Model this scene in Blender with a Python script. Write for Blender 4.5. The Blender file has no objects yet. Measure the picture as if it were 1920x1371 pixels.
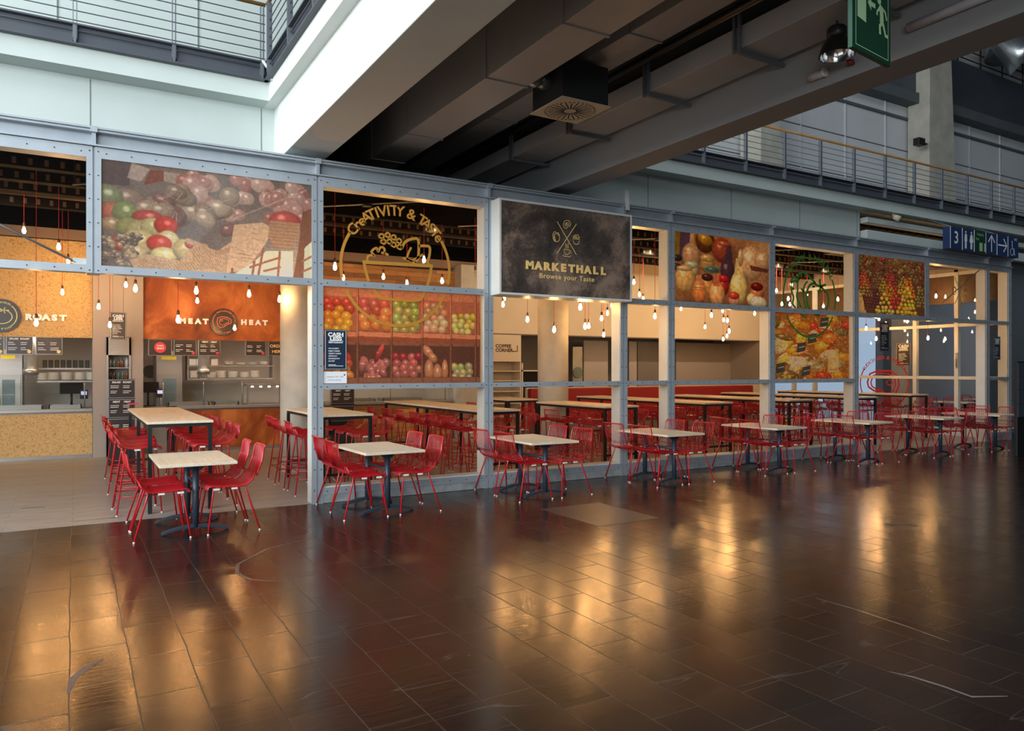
import bpy, math, random
import numpy as np
from mathutils import Vector, Matrix
random.seed(7)
PI = math.pi
scene = bpy.context.scene
col = scene.collection

# ---------------------------------------------------------------- camera
FPX, HOR, YAW, EYE = 1395.0, 692.0, 0.5332, 1.73
cam_d = bpy.data.cameras.new('camera')
cam_d.sensor_width = 36.0
cam_d.lens = FPX / 1920.0 * 36.0
cam_d.shift_y = (HOR - 685.5) / 1920.0
cam_d.clip_end = 200
cam = bpy.data.objects.new('camera', cam_d)
cam.location = (0, 0, EYE)
cam.rotation_euler = (PI / 2, 0, -YAW)
col.objects.link(cam)
scene.camera = cam

# ---------------------------------------------------------------- light and exposure
scene.view_settings.view_transform = 'Standard'
scene.view_settings.look = 'None'
scene.view_settings.gamma = 1
scene.view_settings.use_curve_mapping = False
scene.view_settings.exposure = 0.0
scene.cycles.max_bounces = 8
scene.cycles.transparent_max_bounces = 16
scene.cycles.sample_clamp_indirect = 6.0
world = bpy.data.worlds.new('world')
scene.world = world
world.use_nodes = True
world.node_tree.nodes['Background'].inputs[0].default_value = (0.55, 0.75, 1.0, 1)
world.node_tree.nodes['Background'].inputs[1].default_value = 0.6


def area(name, loc, rot, sx, sy, power, color):
    d = bpy.data.lights.new(name, 'AREA')
    d.shape = 'RECTANGLE'
    d.size, d.size_y, d.energy, d.color = sx, sy, power, color
    o = bpy.data.objects.new(name, d)
    o.location, o.rotation_euler = loc, rot
    col.objects.link(o)
    return o


# daylight through the roof glazing left of the bridge, plus added fill lights at the left, rear and right
area('skylight_left', (-6.5, 2.5, 12.6), (0, 0, 0), 15, 13, 1150, (0.90, 0.97, 1.0))
area('left_fill_light', (-15.6, 1.0, 7.5), (0, -PI / 2, 0), 7, 14, 4300, (0.90, 0.97, 1.0))  # unseen panel added at the left to brighten the white beam's flank
area('rear_fill_light', (-9.0, -9.2, 5.5), (PI / 2, 0, 0), 11, 8, 2800, (0.88, 0.96, 1.0))  # unseen panel added behind the camera to lift the facade front
area('right_fill_light', (19.0, 3.0, 12.6), (0, 0, 0), 16, 8, 380, (0.78, 0.90, 1.0))  # weaker area light added high over the right side
BULB_STRENGTH = 250.0
STRIP_STRENGTH = 14.0


# ---------------------------------------------------------------- helpers
def at(px, py, Y):
    """point of the vertical plane at depth Y seen at a pixel of the photograph"""
    t, u = (px - 960.0) / FPX, (HOR - py) / FPX
    s, c = math.sin(YAW), math.cos(YAW)
    rx, ry = s + t * c, c - t * s
    k = Y / ry
    return (rx * k, Y, EYE + u * k)


def tag(o, label=None, cat=None, group=None, kind=None):
    if label: o['label'] = label
    if cat: o['category'] = cat
    if group: o['group'] = group
    if kind: o['kind'] = kind
    return o


def empty(name, loc=(0, 0, 0), rz=0.0):
    o = bpy.data.objects.new(name, None)
    o.empty_display_size = 0.1
    o.location = loc
    o.rotation_euler = (0, 0, rz)
    col.objects.link(o)
    return o


class MB:
    """collects shapes and links them as one mesh object"""
    def __init__(s):
        s.v, s.f, s.sm = [], [], []

    def add(s, vs, fs, smooth=False):
        n = len(s.v)
        s.v += [tuple(v) for v in vs]
        s.f += [tuple(i + n for i in f) for f in fs]
        s.sm += [smooth] * len(fs)
        return s

    def box(s, x0, x1, y0, y1, z0, z1):
        vs = [(x0, y0, z0), (x1, y0, z0), (x1, y1, z0), (x0, y1, z0), (x0, y0, z1), (x1, y0, z1), (x1, y1, z1), (x0, y1, z1)]
        return s.add(vs, [(3, 2, 1, 0), (4, 5, 6, 7), (0, 1, 5, 4), (1, 2, 6, 5), (2, 3, 7, 6), (3, 0, 4, 7)])

    def tube(s, pts, r, seg=6, cap=True):
        P = [Vector(p) for p in pts]
        n = len(P)
        rs = r if isinstance(r, (list, tuple)) else [r] * n
        up = None
        vs, fs = [], []
        for i in range(n):
            d = (P[min(i + 1, n - 1)] - P[max(i - 1, 0)]).normalized()
            if up is None:
                a = Vector((0, 0, 1)) if abs(d.z) < 0.9 else Vector((0, 1, 0))
                up = d.cross(a).normalized()
            up = (up - d * up.dot(d)).normalized()
            w = d.cross(up)
            for k in range(seg):
                an = 2 * PI * k / seg
                vs.append(P[i] + (up * math.cos(an) + w * math.sin(an)) * rs[i])
        for i in range(n - 1):
            for k in range(seg):
                k2 = (k + 1) % seg
                fs.append((i * seg + k, i * seg + k2, (i + 1) * seg + k2, (i + 1) * seg + k))
        s.add(vs, fs, True)
        if cap:
            b = len(s.v) - n * seg
            s.f.append(tuple(b + k for k in reversed(range(seg)))); s.sm.append(False)
            s.f.append(tuple(b + (n - 1) * seg + k for k in range(seg))); s.sm.append(False)
        return s

    def lathe(s, prof, seg=16, c=(0, 0, 0)):
        vs, fs = [], []
        for r, z in prof:
            for k in range(seg):
                a = 2 * PI * k / seg
                vs.append((c[0] + r * math.cos(a), c[1] + r * math.sin(a), c[2] + z))
        for i in range(len(prof) - 1):
            for k in range(seg):
                k2 = (k + 1) % seg
                fs.append((i * seg + k, i * seg + k2, (i + 1) * seg + k2, (i + 1) * seg + k))
        return s.add(vs, fs, True)

    def prism(s, poly, a0, a1, axis='y'):
        """extrude a 2D outline: axis y -> (u,v)=(x,z); axis x -> (y,z); axis z -> (x,y)"""
        def m(u, v, a):
            return {'y': (u, a, v), 'x': (a, u, v), 'z': (u, v, a)}[axis]
        n = len(poly)
        vs = [m(u, v, a0) for u, v in poly] + [m(u, v, a1) for u, v in poly]
        fs = [tuple(range(n)), tuple(reversed(range(n, 2 * n)))]
        fs += [(i, i + n, (i + 1) % n + n, (i + 1) % n) for i in range(n)]
        return s.add(vs, fs)

    def ribbon(s, pts, w, y0, closed=False, th=0.0008):
        """line of width w drawn on the plane Y=y0 from (x,z) points"""
        P = [Vector((p[0], p[1])) for p in pts]
        n = len(P)
        L, R = [], []
        for i in range(n):
            if closed:
                a, b = P[(i - 1) % n], P[(i + 1) % n]
            else:
                a, b = P[max(i - 1, 0)], P[min(i + 1, n - 1)]
            d = (b - a)
            if d.length < 1e-9: d = Vector((1, 0))
            d.normalize()
            nn = Vector((-d.y, d.x)) * w / 2
            L.append(P[i] + nn); R.append(P[i] - nn)
        vs = [(p.x, y0, p.y) for p in L] + [(p.x, y0, p.y) for p in R]
        m = n if closed else n - 1
        fs = [(i, (i + 1) % n, (i + 1) % n + n, i + n) for i in range(m)]
        return s.add(vs, fs)

    def disc(s, cx, cz, r, y0, seg=40):
        vs = [(cx + r * math.cos(2 * PI * k / seg), y0, cz + r * math.sin(2 * PI * k / seg)) for k in range(seg)]
        return s.add(vs, [tuple(range(seg))])

    def build(s, name, mat, parent=None, bev=0.0, loc=None):
        me = bpy.data.meshes.new(name)
        me.from_pydata(s.v, [], s.f)
        me.polygons.foreach_set('use_smooth', s.sm)
        me.update()
        if mat: me.materials.append(mat)
        o = bpy.data.objects.new(name, me)
        col.objects.link(o)
        if parent: o.parent = parent
        if loc: o.location = loc
        if bev:
            b = o.modifiers.new('bevel', 'BEVEL'); b.width = bev; b.segments = 2; b.limit_method = 'ANGLE'
        return o


def box_obj(name, b, mat, parent=None, bev=0.0):
    return MB().box(*b).build(name, mat, parent, bev)


def struct(name, mb, mat, label=None):
    o = mb.build(name, mat)
    o['kind'] = 'structure'
    if label: o['label'] = label
    return o


def copy_tree(o, parent=None):
    c = o.copy()
    col.objects.link(c)
    if parent: c.parent = parent
    for ch in list(o.children):
        copy_tree(ch, c)
    return c


def arc(cx, cz, r, a0, a1, n=24, rz=None):
    rz = rz or r
    return [(cx + r * math.cos(math.radians(a0 + (a1 - a0) * i / n)), cz + rz * math.sin(math.radians(a0 + (a1 - a0) * i / n))) for i in range(n + 1)]


def text_mesh(txt, size, bold=0.0, spacing=1.0, ext=0.0, align='CENTER', sx=1.0):
    cu = bpy.data.curves.new('lettering', 'FONT')
    cu.body = txt
    cu.size = size
    cu.offset = bold
    cu.space_character = spacing
    cu.extrude = ext
    cu.align_x = align
    cu.align_y = 'CENTER'
    cu.resolution_u = 4
    o = bpy.data.objects.new('lettering', cu)
    col.objects.link(o)
    dg = bpy.context.evaluated_depsgraph_get()
    me = bpy.data.meshes.new_from_object(o.evaluated_get(dg))
    bpy.data.objects.remove(o)
    bpy.data.curves.remove(cu)
    vs = [(v.co.x * sx, v.co.y, v.co.z) for v in me.vertices]
    fs = [tuple(p.vertices) for p in me.polygons]
    bpy.data.meshes.remove(me)
    return vs, fs


def put_text(mb, txt, x, z, size, y0, bold=0.0, spacing=1.0, ang=0.0, align='CENTER', sx=1.0, mirror=False, ext=0.0):
    vs, fs = text_mesh(txt, size, bold, spacing, ext, align, sx)
    ca, sa = math.cos(ang), math.sin(ang)
    out = []
    for u, v, w in vs:
        if mirror: u = -u
        out.append((x + u * ca - v * sa, y0 - w, z + u * sa + v * ca))
    mb.add(out, fs)


def arc_text(mb, txt, cx, cz, r, a0, a1, size, y0, bold=0.0, mirror=False, sx=1.15):
    n = len(txt)
    for i, ch in enumerate(txt):
        if ch == ' ': continue
        a = a0 + (a1 - a0) * (i / (n - 1))
        ar = math.radians(a)
        put_text(mb, ch, cx + r * math.cos(ar), cz + r * math.sin(ar), size, y0, bold, ang=ar - PI / 2, sx=sx, mirror=mirror)


# ---------------------------------------------------------------- materials
def newmat(name):
    m = bpy.data.materials.new(name)
    m.use_nodes = True
    nt = m.node_tree
    return m, nt, nt.nodes['Principled BSDF']


def obj_coord(nt, scale=(1, 1, 1)):
    tc = nt.nodes.new('ShaderNodeTexCoord')
    mp = nt.nodes.new('ShaderNodeMapping')
    mp.inputs['Scale'].default_value = scale
    nt.links.new(tc.outputs['Object'], mp.inputs['Vector'])
    return mp.outputs['Vector']


def noise(nt, vec, scale, detail=4, rough=0.55, dist=0.0):
    n = nt.nodes.new('ShaderNodeTexNoise')
    n.inputs['Scale'].default_value = scale
    n.inputs['Detail'].default_value = detail
    n.inputs['Roughness'].default_value = rough
    n.inputs['Distortion'].default_value = dist
    nt.links.new(vec, n.inputs['Vector'])
    return n.outputs['Fac']


def ramp(nt, fac, stops):
    r = nt.nodes.new('ShaderNodeValToRGB')
    el = r.color_ramp.elements
    while len(el) < len(stops): el.new(0.5)
    for e, (p, c) in zip(el, stops):
        e.position = p
        e.color = (*c, 1) if len(c) == 3 else c
    nt.links.new(fac, r.inputs[0])
    return r.outputs[0]


def bump(nt, bsdf, height, strength=0.2, dist=0.01):
    b = nt.nodes.new('ShaderNodeBump')
    b.inputs['Strength'].default_value = strength
    b.inputs['Distance'].default_value = dist
    nt.links.new(height, b.inputs['Height'])
    nt.links.new(b.outputs[0], bsdf.inputs['Normal'])


def mat(name, color, rough=0.5, metal=0.0, var=0.12, scale=6.0, bmp=0.0, stretch=(1, 1, 1), spec=0.5, coat=0.0):
    m, nt, b = newmat(name)
    v = obj_coord(nt, stretch)
    f = noise(nt, v, scale)
    c0 = tuple(max(0, x * (1 - var)) for x in color)
    c1 = tuple(min(1, x * (1 + var)) for x in color)
    nt.links.new(ramp(nt, f, [(0.3, c0), (0.7, c1)]), b.inputs['Base Color'])
    b.inputs['Roughness'].default_value = rough
    b.inputs['Metallic'].default_value = metal
    b.inputs['Specular IOR Level'].default_value = spec
    if coat: b.inputs['Coat Weight'].default_value = coat
    if bmp: bump(nt, b, f, bmp)
    return m


def srgb(r, g, b):
    def f(x):
        x /= 255.0
        return x / 12.92 if x <= 0.04045 else ((x + 0.055) / 1.055) ** 2.4
    return (f(r), f(g), f(b))


def emis(name, color, strength):
    m, nt, b = newmat(name)
    b.inputs['Base Color'].default_value = (0.8, 0.8, 0.8, 1)
    b.inputs['Emission Color'].default_value = (*color, 1)
    b.inputs['Emission Strength'].default_value = strength
    return m


def glass_mat(name, tint=(0.96, 0.98, 0.98), refl=1.0):
    m, nt, b = newmat(name)
    nt.nodes.remove(b)
    out = nt.nodes['Material Output']
    tr = nt.nodes.new('ShaderNodeBsdfTransparent'); tr.inputs[0].default_value = (*tint, 1)
    gl = nt.nodes.new('ShaderNodeBsdfGlossy'); gl.inputs['Roughness'].default_value = 0.0
    fr = nt.nodes.new('ShaderNodeFresnel'); fr.inputs['IOR'].default_value = 1.5
    mm = nt.nodes.new('ShaderNodeMath'); mm.operation = 'MULTIPLY'; mm.inputs[1].default_value = refl
    nt.links.new(fr.outputs[0], mm.inputs[0])
    mx = nt.nodes.new('ShaderNodeMixShader')
    nt.links.new(mm.outputs[0], mx.inputs[0])
    nt.links.new(tr.outputs[0], mx.inputs[1])
    nt.links.new(gl.outputs[0], mx.inputs[2])
    nt.links.new(mx.outputs[0], out.inputs[0])
    return m


def wood_mat(name, c0, c1, scale=3.0, stretch=(1, 12, 12), rough=0.45):
    m, nt, b = newmat(name)
    v = obj_coord(nt, stretch)
    f = noise(nt, v, scale, 6, 0.6, 0.4)
    nt.links.new(ramp(nt, f, [(0.25, c0), (0.7, c1)]), b.inputs['Base Color'])
    b.inputs['Roughness'].default_value = rough
    return m


M = {}
M['white_wall'] = mat('white_painted_concrete', srgb(194, 203, 199), 0.7, var=0.04, scale=1.2)
M['beam_grey'] = mat('grey_beam', srgb(136, 138, 141), 0.7, var=0.03, scale=1.5)  # right beam, a darker and cooler grey than the left one
M['beam_white'] = mat('white_painted_beam', srgb(222, 226, 222), 0.7, var=0.03, scale=1.5)
M['grey_panel'] = mat('grey_wall_panel', srgb(205, 206, 208), 0.6, var=0.04, scale=1.5)
M['frame'] = mat('grey_facade_steel', srgb(168, 176, 184), 0.42, 0.25, var=0.06, scale=4)
M['frame_light'] = mat('pale_frame_reveal', srgb(216, 218, 214), 0.35, 0.0, var=0.04, scale=4)
M['bolt'] = mat('dark_bolt_steel', srgb(70, 78, 88), 0.35, 0.6, var=0.05)
M['dark_steel'] = mat('dark_grey_gallery_steel', srgb(78, 82, 90), 0.5, 0.2, var=0.08, scale=2)
M['rail'] = mat('grey_railing_steel', srgb(120, 126, 134), 0.4, 0.5, var=0.05)
M['handrail'] = wood_mat('beech_handrail', srgb(150, 105, 60), srgb(190, 140, 85), 3, (1, 10, 10))
M['concrete'] = mat('fair_faced_concrete', srgb(176, 170, 158), 0.8, var=0.16, scale=2.2, bmp=0.15)
M['curb'] = mat('stained_concrete_kerb', srgb(150, 154, 156), 0.8, var=0.25, scale=7, bmp=0.2)
M['duct'] = mat('galvanised_duct', srgb(176, 174, 174), 0.5, 0.35, var=0.06, scale=1.5)
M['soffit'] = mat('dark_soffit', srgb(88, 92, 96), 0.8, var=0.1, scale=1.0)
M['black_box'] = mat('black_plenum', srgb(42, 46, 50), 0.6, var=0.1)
M['diffuser'] = mat('cream_diffuser_plate', srgb(205, 190, 165), 0.5, var=0.05)
M['void'] = mat('matt_black_ceiling_paint', srgb(14, 12, 12), 1.0, spec=0.0)
M['black'] = mat('black_powder_coat', srgb(30, 30, 32), 0.45, 0.2, var=0.1)
M['blue_steel'] = mat('anthracite_table_base', srgb(52, 64, 78), 0.42, 0.25, var=0.08)
M['red'] = mat('red_powder_coat', srgb(186, 24, 34), 0.32, 0.0, var=0.05, coat=0.3)
M['white_plastic'] = mat('white_glide_plastic', srgb(225, 222, 215), 0.5, var=0.03)
M['oak'] = wood_mat('pale_oak_top', srgb(210, 192, 166), srgb(236, 222, 200), 2.2, (10, 1, 10))
M['oak_edge'] = M['oak']
M['steel'] = mat('brushed_stainless', srgb(158, 154, 150), 0.35, 0.6, var=0.06, scale=3, stretch=(1, 1, 20))
M['steel_dark'] = mat('dull_stainless', srgb(150, 146, 140), 0.4, 0.7, var=0.08, scale=3)
M['taupe'] = mat('taupe_wall_panel', srgb(158, 146, 138), 0.6, var=0.03, scale=2)
M['beige'] = mat('beige_wall', srgb(206, 190, 166), 0.7, var=0.03, scale=1.5)
M['dark_wall'] = mat('dark_kitchen_wall', srgb(112, 104, 96), 0.6, var=0.08, scale=2)
M['banquette'] = mat('red_upholstery', srgb(138, 16, 18), 0.6, var=0.08, scale=5)
M['menu'] = mat('dark_menu_board', srgb(62, 54, 54), 0.25, var=0.05)
M['navy'] = mat('navy_sign_board', srgb(36, 52, 74), 0.35, var=0.04)
M['sign_white'] = mat('white_lettering', srgb(240, 240, 236), 0.5, var=0.01)
M['letter_white'] = mat('white_raised_lettering', srgb(255, 252, 245), 0.5, var=0.01)
M['gold'] = mat('gold_lettering', srgb(255, 208, 128), 0.6, 0.0, var=0.04)
M['gold_film'] = mat('gold_window_film', srgb(222, 158, 66), 0.4, 0.3, var=0.05)
M['green_film'] = mat('green_window_film', srgb(60, 128, 40), 0.5, 0.0, var=0.05)
M['red_film'] = mat('red_window_film', srgb(178, 34, 40), 0.5, 0.0, var=0.05)
M['sign_black'] = None
M['paper'] = mat('white_paper', srgb(232, 235, 240), 0.7, var=0.02)
M['pink_dot'] = mat('pink_menu_dot', srgb(214, 60, 70), 0.5, var=0.02)
M['yellow'] = mat('yellow_label', srgb(232, 206, 40), 0.5, var=0.02)
M['blue_sign'] = mat('blue_wayfinding_board', srgb(24, 52, 98), 0.5, var=0.03)
M['green_sign'] = mat('green_exit_board', srgb(10, 62, 44), 0.4, var=0.03)
M['exit_pale'] = mat('pale_exit_pictogram', srgb(168, 200, 156), 0.5, var=0.02)
M['china'] = mat('white_china', srgb(226, 220, 210), 0.2, var=0.03)
M['cord'] = mat('red_textile_cord', srgb(196, 40, 36), 0.7, var=0.05)
M['socket'] = mat('dark_brass_socket', srgb(110, 84, 60), 0.35, 0.6, var=0.05)
M['bulb'] = emis('glowing_bulb', (1.0, 0.54, 0.20), BULB_STRENGTH)
M['strip'] = emis('strip_lamp', (1.0, 0.86, 0.68), STRIP_STRENGTH * 3)
M['glass'] = glass_mat('window_glass', (0.985, 0.99, 0.985), refl=0.55)
M['clear'] = glass_mat('clear_glass', (0.96, 0.98, 0.97), 0.6)
M['screen'] = mat('dark_screen', srgb(40, 34, 30), 0.12, var=0.05)
M['silver_pipe'] = mat('silver_spiral_duct', srgb(190, 196, 200), 0.25, 0.9, var=0.1, scale=3)
M['stele'] = mat('dark_blue_grey_panel', srgb(70, 82, 94), 0.35, 0.3, var=0.05)


def outer_floor():
    m, nt, b = newmat('dark_sealed_hall_tiles')
    L = nt.links
    v = obj_coord(nt)
    # wooden block tiles running away from the camera
    mp = nt.nodes.new('ShaderNodeMapping'); mp.inputs['Rotation'].default_value = (0, 0, PI / 2)
    L.new(v, mp.inputs['Vector'])
    # slightly wavy joints
    nz = nt.nodes.new('ShaderNodeTexNoise'); nz.inputs['Scale'].default_value = 1.3
    L.new(mp.outputs[0], nz.inputs['Vector'])
    mv = nt.nodes.new('ShaderNodeVectorMath'); mv.operation = 'SCALE'; mv.inputs['Scale'].default_value = 0.035
    L.new(nz.outputs['Color'], mv.inputs[0])
    av = nt.nodes.new('ShaderNodeVectorMath'); av.operation = 'ADD'
    L.new(mp.outputs[0], av.inputs[0]); L.new(mv.outputs[0], av.inputs[1])
    br = nt.nodes.new('ShaderNodeTexBrick')
    br.inputs['Scale'].default_value = 1.0
    br.inputs['Brick Width'].default_value = 0.62
    br.inputs['Row Height'].default_value = 0.31
    br.inputs['Mortar Size'].default_value = 0.0038
    br.inputs['Mortar Smooth'].default_value = 0.4
    br.inputs['Color1'].default_value = (0, 0, 0, 1); br.inputs['Color2'].default_value = (1, 1, 1, 1)
    br.inputs['Mortar'].default_value = (0.5, 0.5, 0.5, 1)
    L.new(av.outputs[0], br.inputs['Vector'])
    big = noise(nt, v, 0.55, 4, 0.6)
    fine = noise(nt, obj_coord(nt, (1, 3.5, 1)), 7.0, 3, 0.5)
    base = ramp(nt, big, [(0.3, (0.009, 0.0055, 0.006)), (0.7, (0.026, 0.013, 0.009))])
    mx = nt.nodes.new('ShaderNodeMixRGB'); mx.blend_type = 'MULTIPLY'; mx.inputs[0].default_value = 0.6
    L.new(base, mx.inputs[1]); L.new(ramp(nt, br.outputs['Color'], [(0, (0.75, 0.75, 0.75)), (1, (1.2, 1.15, 1.1))]), mx.inputs[2])
    # worn joints a little lighter
    mj = nt.nodes.new('ShaderNodeMixRGB'); mj.inputs[2].default_value = (0.050, 0.035, 0.028, 1)
    jf = nt.nodes.new('ShaderNodeMath'); jf.operation = 'MULTIPLY'
    L.new(br.outputs['Fac'], jf.inputs[0]); L.new(ramp(nt, noise(nt, v, 1.7, 3), [(0.35, (0.25,) * 3), (0.6, (1, 1, 1))]), jf.inputs[1])
    L.new(jf.outputs[0], mj.inputs[0]); L.new(mx.outputs[0], mj.inputs[1])
    # paint flecks and scuffs
    vo = nt.nodes.new('ShaderNodeTexVoronoi'); vo.inputs['Scale'].default_value = 9.0
    L.new(v, vo.inputs['Vector'])
    fl = ramp(nt, vo.outputs['Distance'], [(0.035, (1, 1, 1)), (0.06, (0, 0, 0))])
    msk = ramp(nt, noise(nt, v, 0.8, 3), [(0.56, (0, 0, 0)), (0.62, (1, 1, 1))])
    fm = nt.nodes.new('ShaderNodeMath'); fm.operation = 'MULTIPLY'
    L.new(fl, fm.inputs[0]); L.new(msk, fm.inputs[1])
    # thin scratches
    sc = nt.nodes.new('ShaderNodeTexNoise'); sc.inputs['Scale'].default_value = 3.0; sc.inputs['Detail'].default_value = 0.5; sc.inputs['Distortion'].default_value = 0.1
    mps = nt.nodes.new('ShaderNodeMapping'); mps.inputs['Rotation'].default_value = (0, 0, 0.7); mps.inputs['Scale'].default_value = (0.10, 1.6, 1)
    L.new(v, mps.inputs['Vector']); L.new(mps.outputs[0], sc.inputs['Vector'])
    scr = ramp(nt, sc.outputs['Fac'], [(0.497, (0, 0, 0)), (0.5, (0.22, 0.22, 0.22)), (0.503, (0, 0, 0))])
    ad = nt.nodes.new('ShaderNodeMath'); ad.operation = 'MAXIMUM'
    L.new(fm.outputs[0], ad.inputs[0]); L.new(scr, ad.inputs[1])
    mf = nt.nodes.new('ShaderNodeMixRGB'); mf.inputs[2].default_value = (0.20, 0.18, 0.17, 1)
    L.new(ad.outputs[0], mf.inputs[0]); L.new(mj.outputs[0], mf.inputs[1])
    L.new(mf.outputs[0], b.inputs['Base Color'])
    # sealed gloss, worn unevenly
    rr = ramp(nt, noise(nt, obj_coord(nt, (1, 3, 1)), 1.1, 3, 0.5), [(0.25, (0.15,) * 3), (0.8, (0.22,) * 3)])
    ra = nt.nodes.new('ShaderNodeMath'); ra.operation = 'MULTIPLY_ADD'; ra.inputs[1].default_value = 0.25
    L.new(br.outputs['Fac'], ra.inputs[0]); L.new(rr, ra.inputs[2])
    rt = nt.nodes.new('ShaderNodeMath'); rt.operation = 'MULTIPLY_ADD'; rt.inputs[1].default_value = 0.05
    L.new(br.outputs['Color'], rt.inputs[0]); L.new(ra.outputs[0], rt.inputs[2])
    L.new(rt.outputs[0], b.inputs['Roughness'])
    b.inputs['Specular IOR Level'].default_value = 0.72
    b.inputs['Specular Tint'].default_value = (1.0, 0.70, 0.42, 1)
    h = nt.nodes.new('ShaderNodeMath'); h.operation = 'MULTIPLY_ADD'
    L.new(br.outputs['Fac'], h.inputs[0]); h.inputs[1].default_value = -1.2
    h2 = nt.nodes.new('ShaderNodeMath'); h2.operation = 'MULTIPLY_ADD'; h2.inputs[1].default_value = 0.55
    L.new(fine, h2.inputs[0])
    pt = nt.nodes.new('ShaderNodeMath'); pt.operation = 'MULTIPLY'; pt.inputs[1].default_value = 0.1
    L.new(br.outputs['Color'], pt.inputs[0])
    L.new(pt.outputs[0], h2.inputs[2])
    L.new(h2.outputs[0], h.inputs[2])
    bump(nt, b, h.outputs[0], 0.30, 0.005)
    return m


def inner_floor():
    m, nt, b = newmat('grey_oak_vinyl_planks')
    L = nt.links
    v = obj_coord(nt)
    f = noise(nt, obj_coord(nt, (1, 9, 1)), 2.4, 6, 0.65, 0.5)
    c = ramp(nt, f, [(0.25, srgb(122, 114, 108)), (0.5, srgb(160, 152, 144)), (0.75, srgb(178, 170, 162))])
    br = nt.nodes.new('ShaderNodeTexBrick')
    br.inputs['Scale'].default_value = 1.0; br.inputs['Brick Width'].default_value = 1.3; br.inputs['Row Height'].default_value = 0.2
    br.inputs['Mortar Size'].default_value = 0.003
    br.inputs['Color1'].default_value = (0.86, 0.86, 0.86, 1); br.inputs['Color2'].default_value = (1, 1, 1, 1); br.inputs['Mortar'].default_value = (0.4, 0.38, 0.36, 1)
    L.new(v, br.inputs['Vector'])
    mx = nt.nodes.new('ShaderNodeMixRGB'); mx.blend_type = 'MULTIPLY'; mx.inputs[0].default_value = 1
    L.new(c, mx.inputs[1]); L.new(br.outputs['Color'], mx.inputs[2])
    L.new(mx.outputs[0], b.inputs['Base Color'])
    b.inputs['Roughness'].default_value = 0.34
    return m


def cork():
    m, nt, b = newmat('coarse_cork_panel')
    v = obj_coord(nt)
    a = noise(nt, v, 30, 4, 0.8, 1.4)
    c = ramp(nt, a, [(0.32, srgb(84, 58, 30)), (0.42, srgb(182, 142, 88)), (0.56, srgb(222, 186, 128)), (0.66, srgb(170, 126, 74)), (0.74, srgb(120, 84, 46))])
    nt.links.new(c, b.inputs['Base Color'])
    b.inputs['Roughness'].default_value = 0.8
    bump(nt, b, a, 0.4, 0.01)
    return m


def copper():
    m, nt, b = newmat('rusted_copper_sheet')
    v = obj_coord(nt, (1, 1, 0.7))
    a = noise(nt, v, 1.3, 7, 0.6, 0.9)
    c = ramp(nt, a, [(0.30, srgb(88, 40, 16)), (0.45, srgb(136, 64, 24)), (0.56, srgb(166, 86, 36)), (0.70, srgb(206, 124, 62))])
    nt.links.new(c, b.inputs['Base Color'])
    b.inputs['Roughness'].default_value = 0.42
    b.inputs['Metallic'].default_value = 0.25
    return m


def reclaimed():
    m, nt, b = newmat('reclaimed_wood_cladding')
    v = obj_coord(nt)
    L = nt.links
    sw = nt.nodes.new('ShaderNodeSeparateXYZ'); cb = nt.nodes.new('ShaderNodeCombineXYZ')
    L.new(v, sw.inputs[0]); L.new(sw.outputs[0], cb.inputs[0]); L.new(sw.outputs[2], cb.inputs[1])
    br = nt.nodes.new('ShaderNodeTexBrick')
    br.inputs['Scale'].default_value = 1.0; br.inputs['Brick Width'].default_value = 0.7; br.inputs['Row Height'].default_value = 0.11
    br.inputs['Mortar Size'].default_value = 0.003
    br.inputs['Color1'].default_value = (*srgb(196, 138, 78), 1); br.inputs['Color2'].default_value = (*srgb(122, 74, 36), 1); br.inputs['Mortar'].default_value = (0.05, 0.03, 0.02, 1)
    L.new(cb.outputs[0], br.inputs['Vector'])
    g = noise(nt, obj_coord(nt, (1, 1, 14)), 3, 5)
    mx = nt.nodes.new('ShaderNodeMixRGB'); mx.blend_type = 'MULTIPLY'; mx.inputs[0].default_value = 0.7
    L.new(br.outputs['Color'], mx.inputs[1]); L.new(ramp(nt, g, [(0.3, (0.6, 0.6, 0.6)), (0.7, (1.3, 1.3, 1.3))]), mx.inputs[2])
    L.new(mx.outputs[0], b.inputs['Base Color'])
    b.inputs['Roughness'].default_value = 0.6
    return m


def slate():
    m, nt, b = newmat('mottled_slate_sign_face')
    v = obj_coord(nt)
    a = noise(nt, v, 1.6, 8, 0.62, 0.5)
    f = noise(nt, v, 22, 5, 0.7, 1.5)
    mx = nt.nodes.new('ShaderNodeMath'); mx.operation = 'MULTIPLY_ADD'; mx.inputs[1].default_value = 0.35
    nt.links.new(f, mx.inputs[0]); nt.links.new(a, mx.inputs[2])
    c = ramp(nt, mx.outputs[0], [(0.50, srgb(40, 35, 33)), (0.66, srgb(80, 67, 60)), (0.82, srgb(150, 124, 106))])
    nt.links.new(c, b.inputs['Base Color'])
    b.inputs['Roughness'].default_value = 0.55
    return m


def deck():
    m, nt, b = newmat('dark_trapezoidal_deck')
    v = obj_coord(nt)
    w = nt.nodes.new('ShaderNodeTexWave'); w.inputs['Scale'].default_value = 1.1
    nt.links.new(v, w.inputs['Vector'])
    nt.links.new(ramp(nt, w.outputs['Fac'], [(0.2, srgb(6, 5, 5)), (0.8, srgb(26, 21, 18))]), b.inputs['Base Color'])
    b.inputs['Roughness'].default_value = 0.7
    bump(nt, b, w.outputs['Fac'], 0.8, 0.05)
    return m


M['outer_floor'] = outer_floor()
M['inner_floor'] = inner_floor()
M['cork'] = cork()
M['copper'] = copper()
M['reclaimed'] = reclaimed()
M['slate'] = slate()
M['deck'] = deck()


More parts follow.
